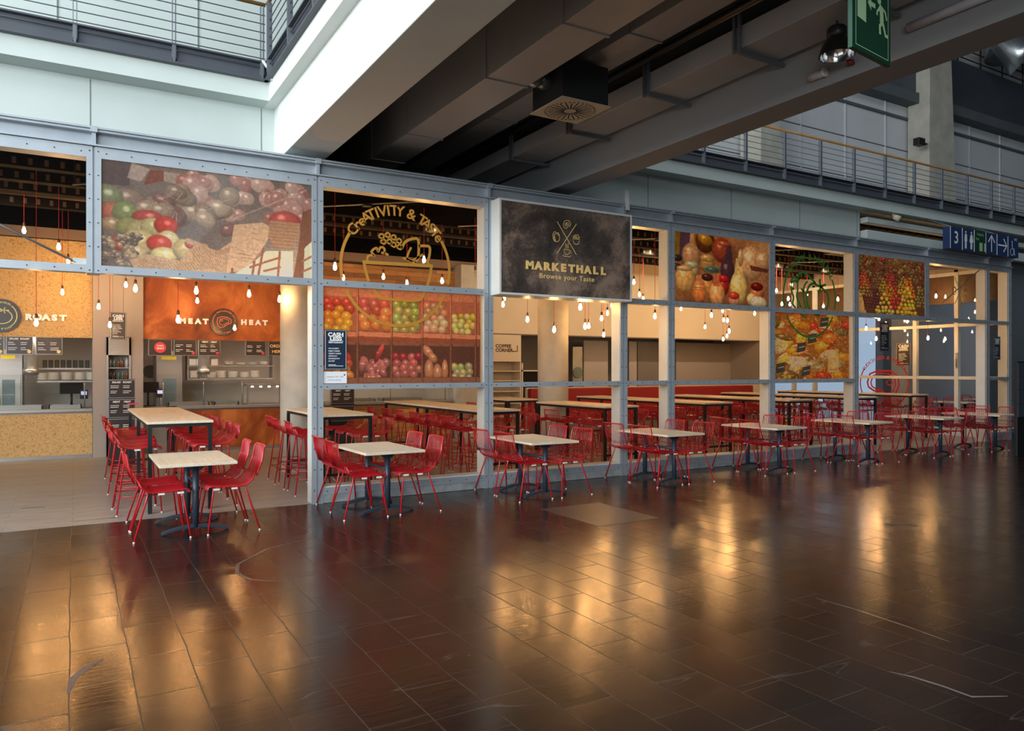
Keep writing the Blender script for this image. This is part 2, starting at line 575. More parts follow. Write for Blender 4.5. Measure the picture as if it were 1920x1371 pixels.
def print_mat(name, glow=0.5, gloss=0.06):
    """translucent printed film: takes its colours from the mesh, lets the indoor light through"""
    m, nt, b = newmat(name)
    nt.nodes.remove(b)
    L = nt.links
    a = nt.nodes.new('ShaderNodeAttribute'); a.attribute_name = 'print_colour'
    d = nt.nodes.new('ShaderNodeBsdfDiffuse'); t = nt.nodes.new('ShaderNodeBsdfTranslucent'); g = nt.nodes.new('ShaderNodeBsdfGlossy')
    g.inputs['Roughness'].default_value = 0.05
    L.new(a.outputs['Color'], d.inputs[0]); L.new(a.outputs['Color'], t.inputs[0])
    m1 = nt.nodes.new('ShaderNodeMixShader'); m1.inputs[0].default_value = glow
    L.new(d.outputs[0], m1.inputs[1]); L.new(t.outputs[0], m1.inputs[2])
    fr = nt.nodes.new('ShaderNodeFresnel'); fr.inputs[0].default_value = 1.5
    m2 = nt.nodes.new('ShaderNodeMixShader')
    L.new(fr.outputs[0], m2.inputs[0]); L.new(m1.outputs[0], m2.inputs[1]); L.new(g.outputs[0], m2.inputs[2])
    L.new(m2.outputs[0], nt.nodes['Material Output'].inputs[0])
    return m


M['print'] = print_mat('printed_window_film')

# ---------------------------------------------------------------- dimensions of the place
FY = 9.47                  # front plane of the facade
X0, BAY = 0.20, 2.50
POST = [X0 - 2 * BAY, X0 - BAY, X0, X0 + BAY, X0 + 2 * BAY, X0 + 3 * BAY, X0 + 3.41 * BAY, X0 + 4.41 * BAY, X0 + 5.41 * BAY, X0 + 6.41 * BAY, X0 + 7.41 * BAY, X0 + 7.81 * BAY]
XE = POST[-1]              # right corner of the restaurant
ZT, ZH, ZU, ZM = 4.41, 4.20, 2.84, 1.50   # top, header, upper transom, middle transom
WY = 10.27                 # plane of the white wall above
BX0, BX1, BXR0, BXR1 = 2.34, 2.87, 6.35, 6.80  # the two bridge beams

# ================================================================ SETTING
def wall(name, b, m):
    return struct(name, MB().box(*b), M[m])


def rect(p0, q0, p1, q1, Y):
    a, b = at(p0, q0, Y), at(p1, q1, Y)
    c, d = at(p0, q1, Y), at(p1, q0, Y)
    return a[0], b[0], (c[2] + b[2]) / 2, (a[2] + d[2]) / 2   # x0, x1, z0, z1


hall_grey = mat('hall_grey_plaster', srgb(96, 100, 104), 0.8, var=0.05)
wall('floor', (-16, 40, -9.5, FY + 0.06, -0.2, 0.0), 'outer_floor')
wall('floor', (-8, XE + 0.1, FY + 0.06, 20, -0.2, 0.004), 'inner_floor')
wall('floor', (XE + 0.1, 40, FY + 0.06, 24, -0.2, 0.0), 'outer_floor')
struct('wall_back_of_hall', MB().box(-16, 40, -9.8, -9.5, 0, 13), hall_grey)
struct('wall_left', MB().box(-16.3, -16, -14, 13, 0, 13), hall_grey)
struct('wall_right', MB().box(40, 40.3, -14, 24, 0, 13), hall_grey)
struct('wall_far_right', MB().box(XE + 6.5, 40, 17.0, 17.3, 0, 5.2), mat('far_blue_grey_wall', srgb(120, 132, 142), 0.7, var=0.08, scale=1))
struct('ceiling', MB().box(-16.3, 40.3, -14.3, 24, 13, 13.2), hall_grey)

# white wall over the shopfront, joints, and the dark recess below the bridge
wall('wall_upper_left', (-16, BX0 + 0.02, WY, WY + 0.2, ZT - 0.02, 5.22), 'white_wall')
wall('wall_upper_right', (BXR1 - 0.1, 15.0, WY, WY + 0.2, ZT - 0.02, 5.22), 'white_wall')
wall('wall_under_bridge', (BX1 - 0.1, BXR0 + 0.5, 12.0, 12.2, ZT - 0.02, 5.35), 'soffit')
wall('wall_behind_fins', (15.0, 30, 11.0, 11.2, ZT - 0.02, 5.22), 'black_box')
jm = mat('dark_joint', srgb(120, 126, 124), 0.8, var=0.02)
j = MB()
for x in (0.18, 2.17, -1.8, 8.9, 11.0, 13.0, 14.9):
    j.box(x - 0.006, x + 0.006, WY - 0.004, WY + 0.01, ZT, 5.21)
struct('trim_wall_joints', j, jm)
wall('ceiling_shopfront', (-8, BX0, FY + 0.28, WY + .2, 4.34, 4.38), 'void')
wall('ceiling_shopfront', (BX0, 6.9, FY + 0.28, 12.2, 4.34, 4.38), 'void')
wall('ceiling_shopfront', (6.9, XE + 0.1, FY + 0.28, WY + .2, 4.34, 4.38), 'void')
# galleries
wall('ceiling_gallery_left', (-16, 2.2, 9.95, 13.2, 5.22, 5.45), 'white_wall')
wall('ceiling_gallery_right', (6.95, 40, 9.95, 13.2, 5.22, 5.45), 'white_wall')
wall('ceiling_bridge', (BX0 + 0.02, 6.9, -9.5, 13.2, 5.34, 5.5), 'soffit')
wall('ceiling_bridge_ledge', (2.2, BX0 + 0.3, -9.5, 10.3, 5.22, 5.45), 'beam_white')
wall('wall_gallery_left', (-16, 7.0, 13.0, 13.3, 5.45, 13), 'white_wall')
wall('wall_gallery_right', (7.0, 40, 13.0, 13.3, 5.45, 13), 'grey_panel')
j = MB()
for x in (-2.2, -0.2, 1.75, 3.6):
    j.box(x - 0.008, x + 0.008, 12.985, 13.01, 5.45, 13)
struct('trim_gallery_joints_left', j, jm)
j = MB()
for p in (1501, 1584, 1659, 1817, 1874):
    x = at(p, 280, 13)[0]
    j.box(x - 0.014, x + 0.014, 12.97, 13.01, 5.45, 9.6)
struct('trim_gallery_joints_right', j, mat('pale_joint', srgb(190, 194, 198), 0.7, var=0.02))
j = MB()
for z in (7.05, 8.15):
    j.box(7, 40, 12.985, 13.01, z - 0.012, z + 0.012)
j.box(7, 40, 12.6, 13.0, 9.45, 9.75)
j.box(7, 40, 12.93, 13.0, 9.05, 9.12)
struct('trim_gallery_ledge', j, M['soffit'])
wall('wall_gallery_top', (7.0, 40, 12.7, 13.0, 9.7, 11.2), 'dark_steel')

# the two big bridge beams
for nm, x0, x1, lab in (('trim_bridge_beam_left', BX0, BX1, 'white bridge beam'), ('trim_bridge_beam_right', BXR0, BXR1, 'grey bridge beam')):
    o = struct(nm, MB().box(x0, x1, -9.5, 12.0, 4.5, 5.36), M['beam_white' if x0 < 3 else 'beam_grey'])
    b = o.modifiers.new('bevel', 'BEVEL'); b.width = 0.008; b.segments = 2


# tapered concrete columns on the upper right gallery
def gallery_column(xa, xb, ztop, lab):
    mb = MB()
    w = xb - xa
    vs = [(xa - 0.05, 12.3, 5.45), (xb + 0.35, 12.3, 5.45), (xb + 0.35, 12.95, 5.45), (xa - 0.05, 12.95, 5.45),
          (xa, 12.3, ztop), (xb - 0.1, 12.3, ztop), (xb - 0.1, 12.95, ztop), (xa, 12.95, ztop)]
    mb.add(vs, [(3, 2, 1, 0), (4, 5, 6, 7), (0, 1, 5, 4), (1, 2, 6, 5), (2, 3, 7, 6), (3, 0, 4, 7)])
    o = mb.build('concrete_column', M['concrete'], bev=0.02)
    tag(o, lab, 'column')


gallery_column(21.2, 22.3, 12.6, 'tapered concrete column on the upper gallery beside a small black spotlight')
gallery_column(14.2, 14.75, 10.4, 'concrete column behind the gallery railing, half hidden by the bridge beam')

# louvre fins at the right above the shopfront
for z0, z1, lab in ((4.96, 5.08, 'upper white horizontal fin above the shopfront at the right'), (4.58, 4.80, 'lower white horizontal fin above the shopfront at the right')):
    o = box_obj('facade_fin', (15.05, 30, 10.12, 10.30, z0, z1), M['white_wall'], bev=0.01)
    tag(o, lab, 'fin')
for k in range(9):
    x = 15.5 + k * 1.15
    tag(MB().tube([(x, 10.28, 4.79), (x + 0.5, 11.0, 4.90)], 0.014).build('bracing_rod', M['rail']),
        'thin slanted rod behind the white fins, %s from left' % ['first', 'second', 'third', 'fourth', 'fifth', 'sixth', 'seventh', 'eighth', 'ninth'][k], 'bracing', 'rods behind the white fins')


# steel edge channels and railings
def channel_x(name, x0, x1, stiff, lab):
    mb = MB()
    mb.box(x0, x1, 9.93, 9.96, 5.46, 5.68)
    mb.box(x0, x1, 9.86, 9.96, 5.45, 5.468)
    mb.box(x0, x1, 9.86, 9.96, 5.672, 5.69)
    o = mb.build(name, M['dark_steel'])
    tag(o, lab, 'steel beam')
    for x in stiff:
        MB().box(x - 0.012, x + 0.012, 9.865, 9.93, 5.468, 5.672).build('stiffener', M['rail'], o)


def railing_posts(root, pts, along):
    for (x, y) in pts:
        mb = MB()
        if along == 'x':
            for d in (-0.022, 0.014):
                mb.box(x + d, x + d + 0.009, y - 0.03, y + 0.03, 5.52, 6.40)
            mb.box(x - 0.02, x + 0.02, y - 0.02, y + 0.05, 5.50, 5.60)
        else:
            for d in (-0.022, 0.014):
                mb.box(x - 0.03, x + 0.03, y + d, y + d + 0.009, 5.52, 6.40)
            mb.box(x - 0.02, x + 0.05, y - 0.02, y + 0.02, 5.50, 5.60)
        mb.build('post', M['rail'], root)


def railing(name, p0, p1, pts, along, lab):
    root = empty(name)
    tag(root, lab, 'railing')
    railing_posts(root, pts, along)
    for k in range(7):
        z = 5.62 + k * 0.112
        MB().tube([(p0[0], p0[1], z), (p1[0], p1[1], z)], 0.007, 5).build('rod', M['rail'], root)
    MB().tube([(p0[0], p0[1], 6.43), (p1[0], p1[1], 6.43)], 0.026, 8).build('handrail', M['handrail'], root)
    return root


lx = [2.1 - 1.04 * k for k in range(6)]
rx_ = [7.72 + 1.09 * k for k in range(20)]
channel_x('gallery_edge_beam', -4, 2.18, lx, 'dark steel edge beam of the upper left gallery')
channel_x('gallery_edge_beam', 6.95, 30, rx_, 'dark steel edge beam of the upper right gallery')
railing('gallery_railing', (-4, 9.9), (2.14, 9.9), [(x, 9.9) for x in lx], 'x', 'steel rod railing on the upper left gallery')
railing('gallery_railing', (6.95, 9.9), (30, 9.9), [(x, 9.9) for x in rx_], 'x', 'long steel rod railing with wooden handrail, upper right gallery')
mb = MB()
mb.box(2.20, 2.23, -6, 9.93, 5.46, 5.68).box(2.13, 2.23, -6, 9.93, 5.45, 5.468).box(2.13, 2.23, -6, 9.93, 5.672, 5.69)
o = mb.build('bridge_edge_beam', M['dark_steel'])
tag(o, 'dark steel edge beam running along the bridge above the white beam', 'steel beam')
by = [9.75 - 1.04 * k for k in range(12)]
for y in by:
    MB().box(2.135, 2.2, y - 0.012, y + 0.012, 5.468, 5.672).build('stiffener', M['rail'], o)
railing('bridge_railing', (2.16, -3), (2.16, 9.86), [(2.16, y) for y in by], 'y', 'steel rod railing running along the left edge of the bridge')
# bench-like dark trough and blue item on the left gallery
tag(box_obj('equipment_case', (-3.0, 0.0, 10.6, 11.0, 5.462, 5.86), M['dark_steel'], bev=0.02), 'long dark case standing behind the upper left railing', 'case')
tag(box_obj('blue_folder', (-0.03, 0.18, 9.97, 10.2, 5.69, 5.73), M['blue_sign']), 'small blue object lying at the foot of the upper left railing', 'folder')

# drain spout in the gallery corner
mb = MB().tube([(2.10, 9.84, 5.68), (2.14, 9.80, 5.60), (2.19, 9.78, 5.56), (2.2, 9.78, 5.42)], 0.02, 8)
tag(mb.build('drain_spout', M['white_wall']), 'bent white pipe in the corner of gallery and bridge', 'pipe')


# ---------------------------------------------------------------- things hanging below the bridge
def duct(name, x0, x1, z0, z1, y0, y1, joints, lab, brackets=(), ztop=5.335, m='duct'):
    root = empty(name, (0, 0, 0))
    tag(root, lab, 'duct')
    MB().box(x0, x1, y0, y1, z0, z1).build('casing', M[m], root, bev=0.004)
    for y in joints:
        mb = MB()
        mb.box(x0 - 0.012, x1 + 0.012, y - 0.012, y + 0.012, z0 - 0.012, z0 + 0.004)
        mb.box(x0 - 0.012, x0 + 0.002, y - 0.012, y + 0.012, z0, z1)
        mb.box(x1 - 0.002, x1 + 0.012, y - 0.012, y + 0.012, z0, z1)
        mb.build('flange', M['duct'], root)
    for y in brackets:
        mb = MB()
        mb.box(x0 - 0.04, x1 + 0.09, y - 0.02, y + 0.02, z0 - 0.05, z0 - 0.013)
        mb.box(x0 - 0.045, x0 - 0.014, y - 0.045, y - 0.02, z0 - 0.05, ztop)
        mb.box(x0 - 0.045, x0 - 0.014, y + 0.02, y + 0.045, z0 - 0.05, ztop)
        mb.build('bracket', M['rail'], root)


duct('air_duct', 3.69, 4.18, 4.75, 5.33, -8, 11.95, [1.0, 2.2, 3.6, 5.37, 6.78, 8.9, 10.2], 'wide rectangular air duct under the bridge beside the white beam')
mb = MB().box(3.66, 4.24, 8.12, 8.16, 4.70, 4.735)
duct('air_duct', 5.68, 6.24, 4.9, 5.12, -8, 11.9, [], 'narrow air duct on slotted brackets beside the right bridge beam', [2.6, 3.95, 5.2, 6.55, 8.1, 9.6])
duct('air_duct', 4.95, 5.38, 5.2, 5.33, -8, 11.9, [3.0, 6.0, 9.0], 'flat upper air duct close to the bridge soffit')
tag(MB().tube([(5.55, -8, 5.22), (5.55, 11.9, 5.22)], 0.045, 8).build('cable_pipe', M['black']), 'thin black pipe running above the narrow air duct', 'pipe')
# swirl diffuser
root = empty('ceiling_diffuser', (4.93, 7.04, 4.7))
tag(root, 'black plenum box with square cream swirl diffuser plate below the bridge', 'air diffuser')
MB().box(-0.31, 0.31, -0.31, 0.31, 0.015, 0.45).build('plenum_box', M['black_box'], root)
MB().box(-0.335, 0.335, -0.335, 0.335, 0.0, 0.014).build('plate', M['diffuser'], root, bev=0.003)
mb = MB()
for k in range(24):
    a = 2 * PI * k / 24
    ca, sa = math.cos(a), math.sin(a)
    r0, r1, w = 0.07, 0.26, 0.008
    mb.add([(r0 * ca - w * sa, r0 * sa + w * ca, -0.002), (r0 * ca + w * sa, r0 * sa - w * ca, -0.002), (r1 * ca + w * sa, r1 * sa - w * ca, -0.002), (r1 * ca - w * sa, r1 * sa + w * ca, -0.002)], [(0, 1, 2, 3)])
mb.build('slots', M['black'], root)
ringm = MB()
for k in range(36):
    a = 2 * PI * (k + .5) / 36
    ca, sa = math.cos(a), math.sin(a)
    ringm.box(0.285 * ca - 0.012, 0.285 * ca + 0.012, 0.285 * sa - 0.007, 0.285 * sa + 0.007, -0.003, -0.001)
ringm.build('outer_slots', M['black'], root)['kind'] = 'stuff'
for sx_ in (-0.2, 0.2):
    MB().tube([(sx_, 0, 0.45), (sx_, 0, 0.63)], 0.006, 5).build('hanger', M['rail'], root)
mb = MB()
pts = [(4.24 + 0.38 * k / 20, 7.04, 4.98 + 0.012 * math.sin(k)) for k in range(21)]
mb.tube(pts, [0.085 + 0.006 * (k % 2) for k in range(21)], 12)
tag(mb.build('flexible_hose', M['silver_pipe']), 'ribbed silver hose between air duct and diffuser box', 'hose')
# high bay lamp
root = empty('high_bay_lamp', (5.99, 4.33, 4.58))
tag(root, 'black bell shaped high bay lamp with mirrored reflector under the bridge', 'lamp')
MB().lathe([(0.155, 0.0), (0.15, 0.04), (0.125, 0.11), (0.095, 0.155), (0.085, 0.16)], 28).build('shade', mat('black_lamp_shade', srgb(36, 32, 32), 0.3, 0.3), root)
MB().lathe([(0.15, 0.002), (0.144, 0.04), (0.118, 0.11), (0.05, 0.14), (0.0, 0.142)], 28).build('reflector', mat('mirror_reflector', srgb(215, 220, 225), 0.12, 1.0), root)
MB().lathe([(0.0, 0.27), (0.06, 0.27), (0.085, 0.25), (0.085, 0.155), (0.0, 0.155)], 20).build('gear_housing', M['black'], root)
MB().tube([(0, 0, 0.26), (0, 0, 0.5)], 0.012, 6).build('suspension', M['black'], root)
# batten lights on the flank of the right beam
for y0, y1, z, lab in ((2.9, 3.85, 4.72, 'white batten light fixed to the right bridge beam above the exit sign'), (4.7, 4.86, 4.62, 'short white batten end on the right bridge beam behind the bell lamp')):
    root = empty('batten_light', (BXR0 - 0.045, y0, z))
    tag(root, lab, 'lamp')
    MB().tube([(0, 0, 0), (0, y1 - y0, 0)], 0.04, 12).build('diffuser_tube', mat('milky_tube_cover', srgb(176, 176, 184), 0.4), root)
    MB().tube([(0, -0.02, 0), (0, 0.0, 0)], 0.043, 12).build('end_cap', M['white_plastic'], root)
tag(MB().lathe([(0.0, 0.05), (0.035, 0.04), (0.04, 0.0), (0.0, -0.01)], 12, (6.31, 4.42, 4.6)).build('smoke_detector', mat('red_detector', srgb(120, 40, 36), 0.5)), 'small red fitting on the right beam beside the bell lamp', 'detector')

# emergency exit sign
root = empty('exit_sign', (3.95, 3.0, 3.68), 0)
ex, ey = Z_ = (0, 0)
p_l, p_r = at(1598, 88, 1)[:2], at(1670, 126, 1)[:2]
# sign plane: from its left bottom corner at 4.5 m depth
s_, c_ = math.sin(YAW), math.cos(YAW)
def world(px, depth):
    t = (px - 960) / FPX
    return Vector((depth * (s_ + t * c_), depth * (c_ - t * s_)))
A_, B_ = world(1598, 4.5), world(1670, 4.8)
ang = math.atan2((B_ - A_).y, (B_ - A_).x)
W_ = (B_ - A_).length
root.location = (A_.x, A_.y, 3.68)
root.rotation_euler = (0, 0, ang)
tag(root, 'green hanging emergency exit sign with running man and arrow', 'sign')
MB().box(0, W_, 0, 0.03, 0, 0.60).build('board', M['green_sign'], root, bev=0.003)
def sq(u, v):   # pictogram coordinates (fractions of the board) to metres
    return (u * W_, v * 0.42)
mb = MB()
mb.ribbon([sq(.08, .07), sq(.92, .07), sq(.92, 1.36), sq(.08, 1.36)], 0.008, -0.002, closed=True)
mb.build('border_line', M['exit_pale'], root)
mb = MB()
mb.add([(*[0.12 * W_, -0.002], 0.34 * 0.6), (0.34 * W_, -0.002, 0.32 * 0.6), (0.34 * W_, -0.002, 0.86 * 0.6), (0.12 * W_, -0.002, 0.86 * 0.6)], [(0, 1, 2, 3)])
mb.build('door_symbol', M['exit_pale'], root)
mb = MB()
for pl in ([sq(.38, .78), sq(.47, .88), sq(.47, .68)], [sq(.47, .815), sq(.58, .815), sq(.58, .745), sq(.47, .745)]):
    mb.add([(u, -0.002, v) for u, v in pl], [tuple(range(len(pl)))])
mb.build('arrow', M['exit_pale'], root)
mb = MB()
hx, hz = sq(.68, .90)
mb.disc(hx, hz, 0.024, -0.002, 20)
mb.ribbon([sq(.68, .82), sq(.74, .76), sq(.75, .64), sq(.74, .58)], 0.048, -0.002)
mb.ribbon([sq(.76, .60), sq(.69, .52), sq(.70, .40)], 0.026, -0.003)
mb.ribbon([sq(.76, .61), sq(.81, .50), sq(.84, .42), sq(.91, .42)], 0.024, -0.0035)
mb.ribbon([sq(.70, .80), sq(.62, .72), sq(.61, .66)], 0.018, -0.004)
mb.ribbon([sq(.72, .82), sq(.83, .77), sq(.87, .66)], 0.018, -0.0045)
mb.build('running_figure', M['exit_pale'], root)
for u in (0.06, W_ - 0.06):
    MB().tube([(u, 0.015, 0.6), (u, 0.015, 1.66)], 0.004, 5).build('cable', M['rail'], root)

# silver ventilation tubes and upper railing far top right
root = empty('ventilation_outlet', (0, 0, 0))
tag(root, 'big silver ventilation drum with flared outlet at the top right', 'ventilation')
p = at(1822, 118, 13.6)
MB().tube([(p[0] - 0.9, 11.9, p[2] - 0.6), (p[0] - 0.9, 11.9, p[2] + 0.9)], 0.75, 24).build('drum', M['silver_pipe'], root)
p = at(1870, 110, 11.6)
MB().tube([(p[0] - 0.3, 11.5, p[2] + 0.6), (p[0] + 0.2, 11.2, p[2] + 0.15), (p[0] + 0.4, 11.0, p[2] - 0.1)], [0.28, 0.45, 0.62], 24).build('flared_outlet', M['silver_pipe'], root)
root = empty('roof_railing')
tag(root, 'black railing far up on the wall at the top right', 'railing')
for z in (11.35, 11.62, 11.9):
    MB().tube([(22.6, 12.72, z), (36, 12.72, z)], 0.02, 5).build('rail', M['black'], root)
for k in range(9):
    MB().tube([(23.4 + 1.3 * k, 12.72, 11.2), (23.4 + 1.3 * k, 12.72, 11.9)], 0.025, 5).build('post', M['black'], root)
p = at(1724, 267, 12.25)
root = empty('spotlight', (p[0], 12.25, p[2]))
tag(root, 'small black spotlight fixed to the tapered concrete column', 'lamp')
MB().box(-0.18, 0.12, -0.1, 0.08, -0.1, 0.1).build('housing', M['black'], root, bev=0.01)
MB().box(0.1, 0.36, -0.02, 0.08, -0.02, 0.02).build('bracket', M['black'], root)
p = at(1673, 406, 10.05)
root = empty('spotlight', (p[0], 10.02, p[2]))
tag(root, 'small cream spotlight between the white fins and gallery soffit', 'lamp')
MB().tube([(0, 0, 0), (0.09, -0.08, -0.07)], [0.05, 0.075], 14).build('housing', M['diffuser'], root)
MB().box(-0.02, 0.02, -0.02, 0.02, 0, 5.22 - p[2]).build('bracket', M['diffuser'], root)

# wayfinding sign with six fields
root = empty('wayfinding_sign', (16.55, 9.16, 4.38))
tag(root, 'long dark blue wayfinding sign with number 3, toilet symbols and arrows', 'sign')
S = 0.485
MB().box(0, 6 * S, 0, 0.16, 0, S).build('board', M['blue_sign'], root, bev=0.004)
for k in range(6):
    MB().box(k * S - 0.006 + (0.012 if k == 0 else 0), k * S + 0.012 + (0.01 if k == 0 else 0), -0.004, 0, 0.0, S).build('field_divider', M['sign_white'], root)
MB().box(2 * S + 0.013, 3 * S - 0.007, -0.003, 0, 0.005, S - 0.005).build('green_field', M['green_sign'], root)
mb = MB(); put_text(mb, '3', 0.5 * S, 0.24, 0.38, -0.004, 0.004); mb.build('digit', M['sign_white'], root)
mb = MB()
def person_sign(cx, dress):
    mb.disc(cx, 0.41, 0.026, -0.004, 16)
    if dress:
        mb.add([(cx - 0.025, -0.004, 0.37), (cx + 0.025, -0.004, 0.37), (cx + 0.065, -0.004, 0.19), (cx - 0.065, -0.004, 0.19)], [(0, 3, 2, 1)])
    else:
        mb.box(cx - 0.03, cx + 0.03, -0.005, -0.003, 0.2, 0.37)
    for s2 in (-1, 1):
        mb.box(cx + s2 * 0.018 - 0.013, cx + s2 * 0.018 + 0.013, -0.005, -0.003, 0.04, 0.2)
        mb.ribbon([(cx + s2 * 0.03, 0.36), (cx + s2 * (0.075 if dress else 0.055), 0.20)], 0.016, -0.0055)
person_sign(1.28 * S, False); mb.build('man_symbol', M['sign_white'], root)
mb = MB(); person_sign(1.75 * S, True); mb.build('woman_symbol', M['sign_white'], root)
mb = MB(); put_text(mb, 'Ausgang', 2.5 * S, 0.41, 0.085, -0.005); put_text(mb, 'Exit', 2.28 * S, 0.30, 0.085, -0.005)
mb.box(2.45 * S, 2.7 * S, -0.005, -0.003, 0.03, 0.22).box(2.85 * S, 2.95 * S, -0.005, -0.003, 0.03, 0.22)
mb.build('exit_wording', M['exit_pale'], root)
mb = MB()
mb.ribbon([(3.5 * S, 0.05), (3.5 * S, 0.42)], 0.034, -0.005); mb.ribbon([(3.5 * S - 0.14, 0.27), (3.5 * S, 0.43), (3.5 * S + 0.14, 0.27)], 0.036, -0.0055)
mb.ribbon([(4.1 * S, 0.24), (4.88 * S, 0.24)], 0.034, -0.005); mb.ribbon([(4.58 * S, 0.09), (4.88 * S, 0.24), (4.58 * S, 0.40)], 0.036, -0.0055)
mb.build('arrows', M['sign_white'], root)
mb = MB()
put_text(mb, 'WC', 5.72 * S, 0.42, 0.09, -0.005)
mb.disc(5.38 * S, 0.36, 0.02, -0.005, 14)
mb.ribbon([(5.38 * S, 0.33), (5.40 * S, 0.2), (5.56 * S, 0.2), (5.6 * S, 0.06), (5.66 * S, 0.06)], 0.024, -0.005)
mb.ribbon(arc(5.36 * S, 0.12, 0.075, 100, 400, 20), 0.014, -0.0055)
mb.build('wheelchair_symbol', M['sign_white'], root)
for u in (0.5, 2.4):
    MB().tube([(u, 0.1, S), (u, 0.84, 5.22 - 4.38)], 0.015, 6).build('hanger', M['rail'], root)

# info stele at the right edge of the picture
root = empty('info_stele', (16.0, 7.55, 0))
tag(root, 'dark blue grey information stele standing at the right edge', 'stele')
MB().box(0, 0.42, 0, 0.06, 0, 1.88).build('body', M['black'], root, bev=0.005)
for k in range(4):
    MB().box(0.02, 0.40, -0.012, 0, 0.78 + k * 0.27, 0.78 + k * 0.27 + 0.262).build('panel', M['stele'], root)

# wall to the right of the restaurant
struct('wall_far_side', MB().box(XE + 0.9, 34, 10.45, 10.7, 0, 5.22), mat('blue_grey_concrete', srgb(112, 120, 126), 0.7, var=0.1, scale=1.2))

# patches on the hall floor
o = box_obj('floor_patch', (4.97, 5.86, 6.56, 7.72, 0, 0.0015), mat('lighter_repair_tiles', (0.075, 0.052, 0.040), 0.30, var=0.2, scale=5))
tag(o, 'lighter square repair patch in the dark tiled hall floor', 'floor patch')


def floor_pt(px, py):
    t, u = (px - 960.0) / FPX, (HOR - py) / FPX
    k = -EYE / u
    return (k * (s_ + t * c_), k * (c_ - t * s_))


def floor_mark(name, pix, w, m, lab):
    P = [Vector(floor_pt(*q)) for q in pix]
    n = len(P); L, R = [], []
    for i in range(n):
        d = (P[min(i + 1, n - 1)] - P[max(i - 1, 0)]).normalized(); nn = Vector((-d.y, d.x))
        ww = w * (1 if 0 < i < n - 1 else 0.35) / 2
        L.append(P[i] + nn * ww); R.append(P[i] - nn * ww)
    vs = [(p.x, p.y, 0.001) for p in L] + [(p.x, p.y, 0.001) for p in R]
    me = MB().add(vs, [(i + n, i + 1 + n, i + 1, i) for i in range(n - 1)])
    tag(me.build(name, m), lab, 'floor mark')


paint = mat('worn_grey_paint', srgb(116, 106, 104), 0.4, var=0.2, scale=20)
floor_mark('paint_mark', [(1668, 1260), (1712, 1270), (1770, 1288), (1822, 1307), (1890, 1306)], 0.022, paint, 'bent pale paint stroke on the floor at the lower right')
floor_mark('paint_mark', [(128, 1300), (138, 1272), (165, 1250), (194, 1236)], 0.05, mat('grey_scuff', srgb(74, 66, 68), 0.4, var=0.3, scale=12), 'curved grey scuff on the floor at the lower left')
floor_mark('paint_mark', [(528, 1092), (470, 1087), (444, 1076), (446, 1058), (500, 1030), (590, 1008)], 0.03, mat('pale_scuff', srgb(84, 70, 64), 0.35, var=0.3, scale=12), 'long curved scuff on the floor in front of the first table')
floor_mark('paint_mark', [(1660, 982), (1690, 982), (1720, 987)], 0.13, mat('dull_patch', srgb(74, 74, 76), 0.45, var=0.3, scale=12), 'short grey streak on the floor at the right')
floor_mark('paint_mark', [(1530, 1122), (1600, 1142), (1700, 1175), (1780, 1204)], 0.02, mat('pale_scratch', srgb(112, 92, 78), 0.4, var=0.3, scale=12), 'long straight pale scratch on the floor at the right')
o = box_obj('floor_socket', (-0.55, -0.30, 10.9, 11.02, 0.004, 0.007), M['steel_dark'])
tag(o, 'small rectangular lid in the light indoor floor, further from the edge', 'floor lid')
o = box_obj('floor_socket', (-0.02, 0.45, 9.72, 9.80, 0.004, 0.007), M['steel_dark'])
tag(o, 'small rectangular lid in the light indoor floor close to its edge', 'floor lid')

# ================================================================ FACADE
def bolts(mb, pts, r=0.0085):
    for (x, z) in pts:
        vs = []
        for rr, dy in ((r, 0), (r * 0.55, -0.008)):
            for k in range(6):
                a = PI / 3 * k
                vs.append((x + rr * math.cos(a), FY - 0.001 + dy, z + rr * math.sin(a)))
        fs = [(k, (k + 1) % 6, (k + 1) % 6 + 6, k + 6) for k in range(6)] + [tuple(range(6, 12))]
        mb.add(vs, fs)


full = {3: 1, 4: 1, 5: 1, 6: 1, 7: 1, 8: 1, 10: 1, 11: 1}
for i, x in enumerate(POST):
    if i == 0: continue
    zb = 0.0 if i in full else ZU - 0.045
    root = empty('facade_post', (0, 0, 0)); root.name = 'trim_post_%d' % i
    root['kind'] = 'structure'
    mb = MB()
    mb.box(x - 0.073, x - 0.011, FY, FY + 0.016, zb, ZH).box(x + 0.011, x + 0.073, FY, FY + 0.016, zb, ZH)
    mb.box(x - 0.02, x + 0.02, FY + 0.022, FY + 0.05, zb, ZH)
    mb.build('front_plates', M['frame'], root)
    MB().box(x - 0.062, x + 0.062, FY + 0.04, FY + 0.25, zb, ZH).build('post_body', M['frame_light'], root)
    mb = MB()
    n = int((ZH - zb) / 0.265)
    pts = []
    for k in range(n + 1):
        z = ZH - 0.05 - k * 0.265
        if z > zb + 0.03:
            pts += [(x - 0.042, z), (x + 0.042, z)]
    bolts(mb, pts)
    mb.build('bolts', M['bolt'], root)

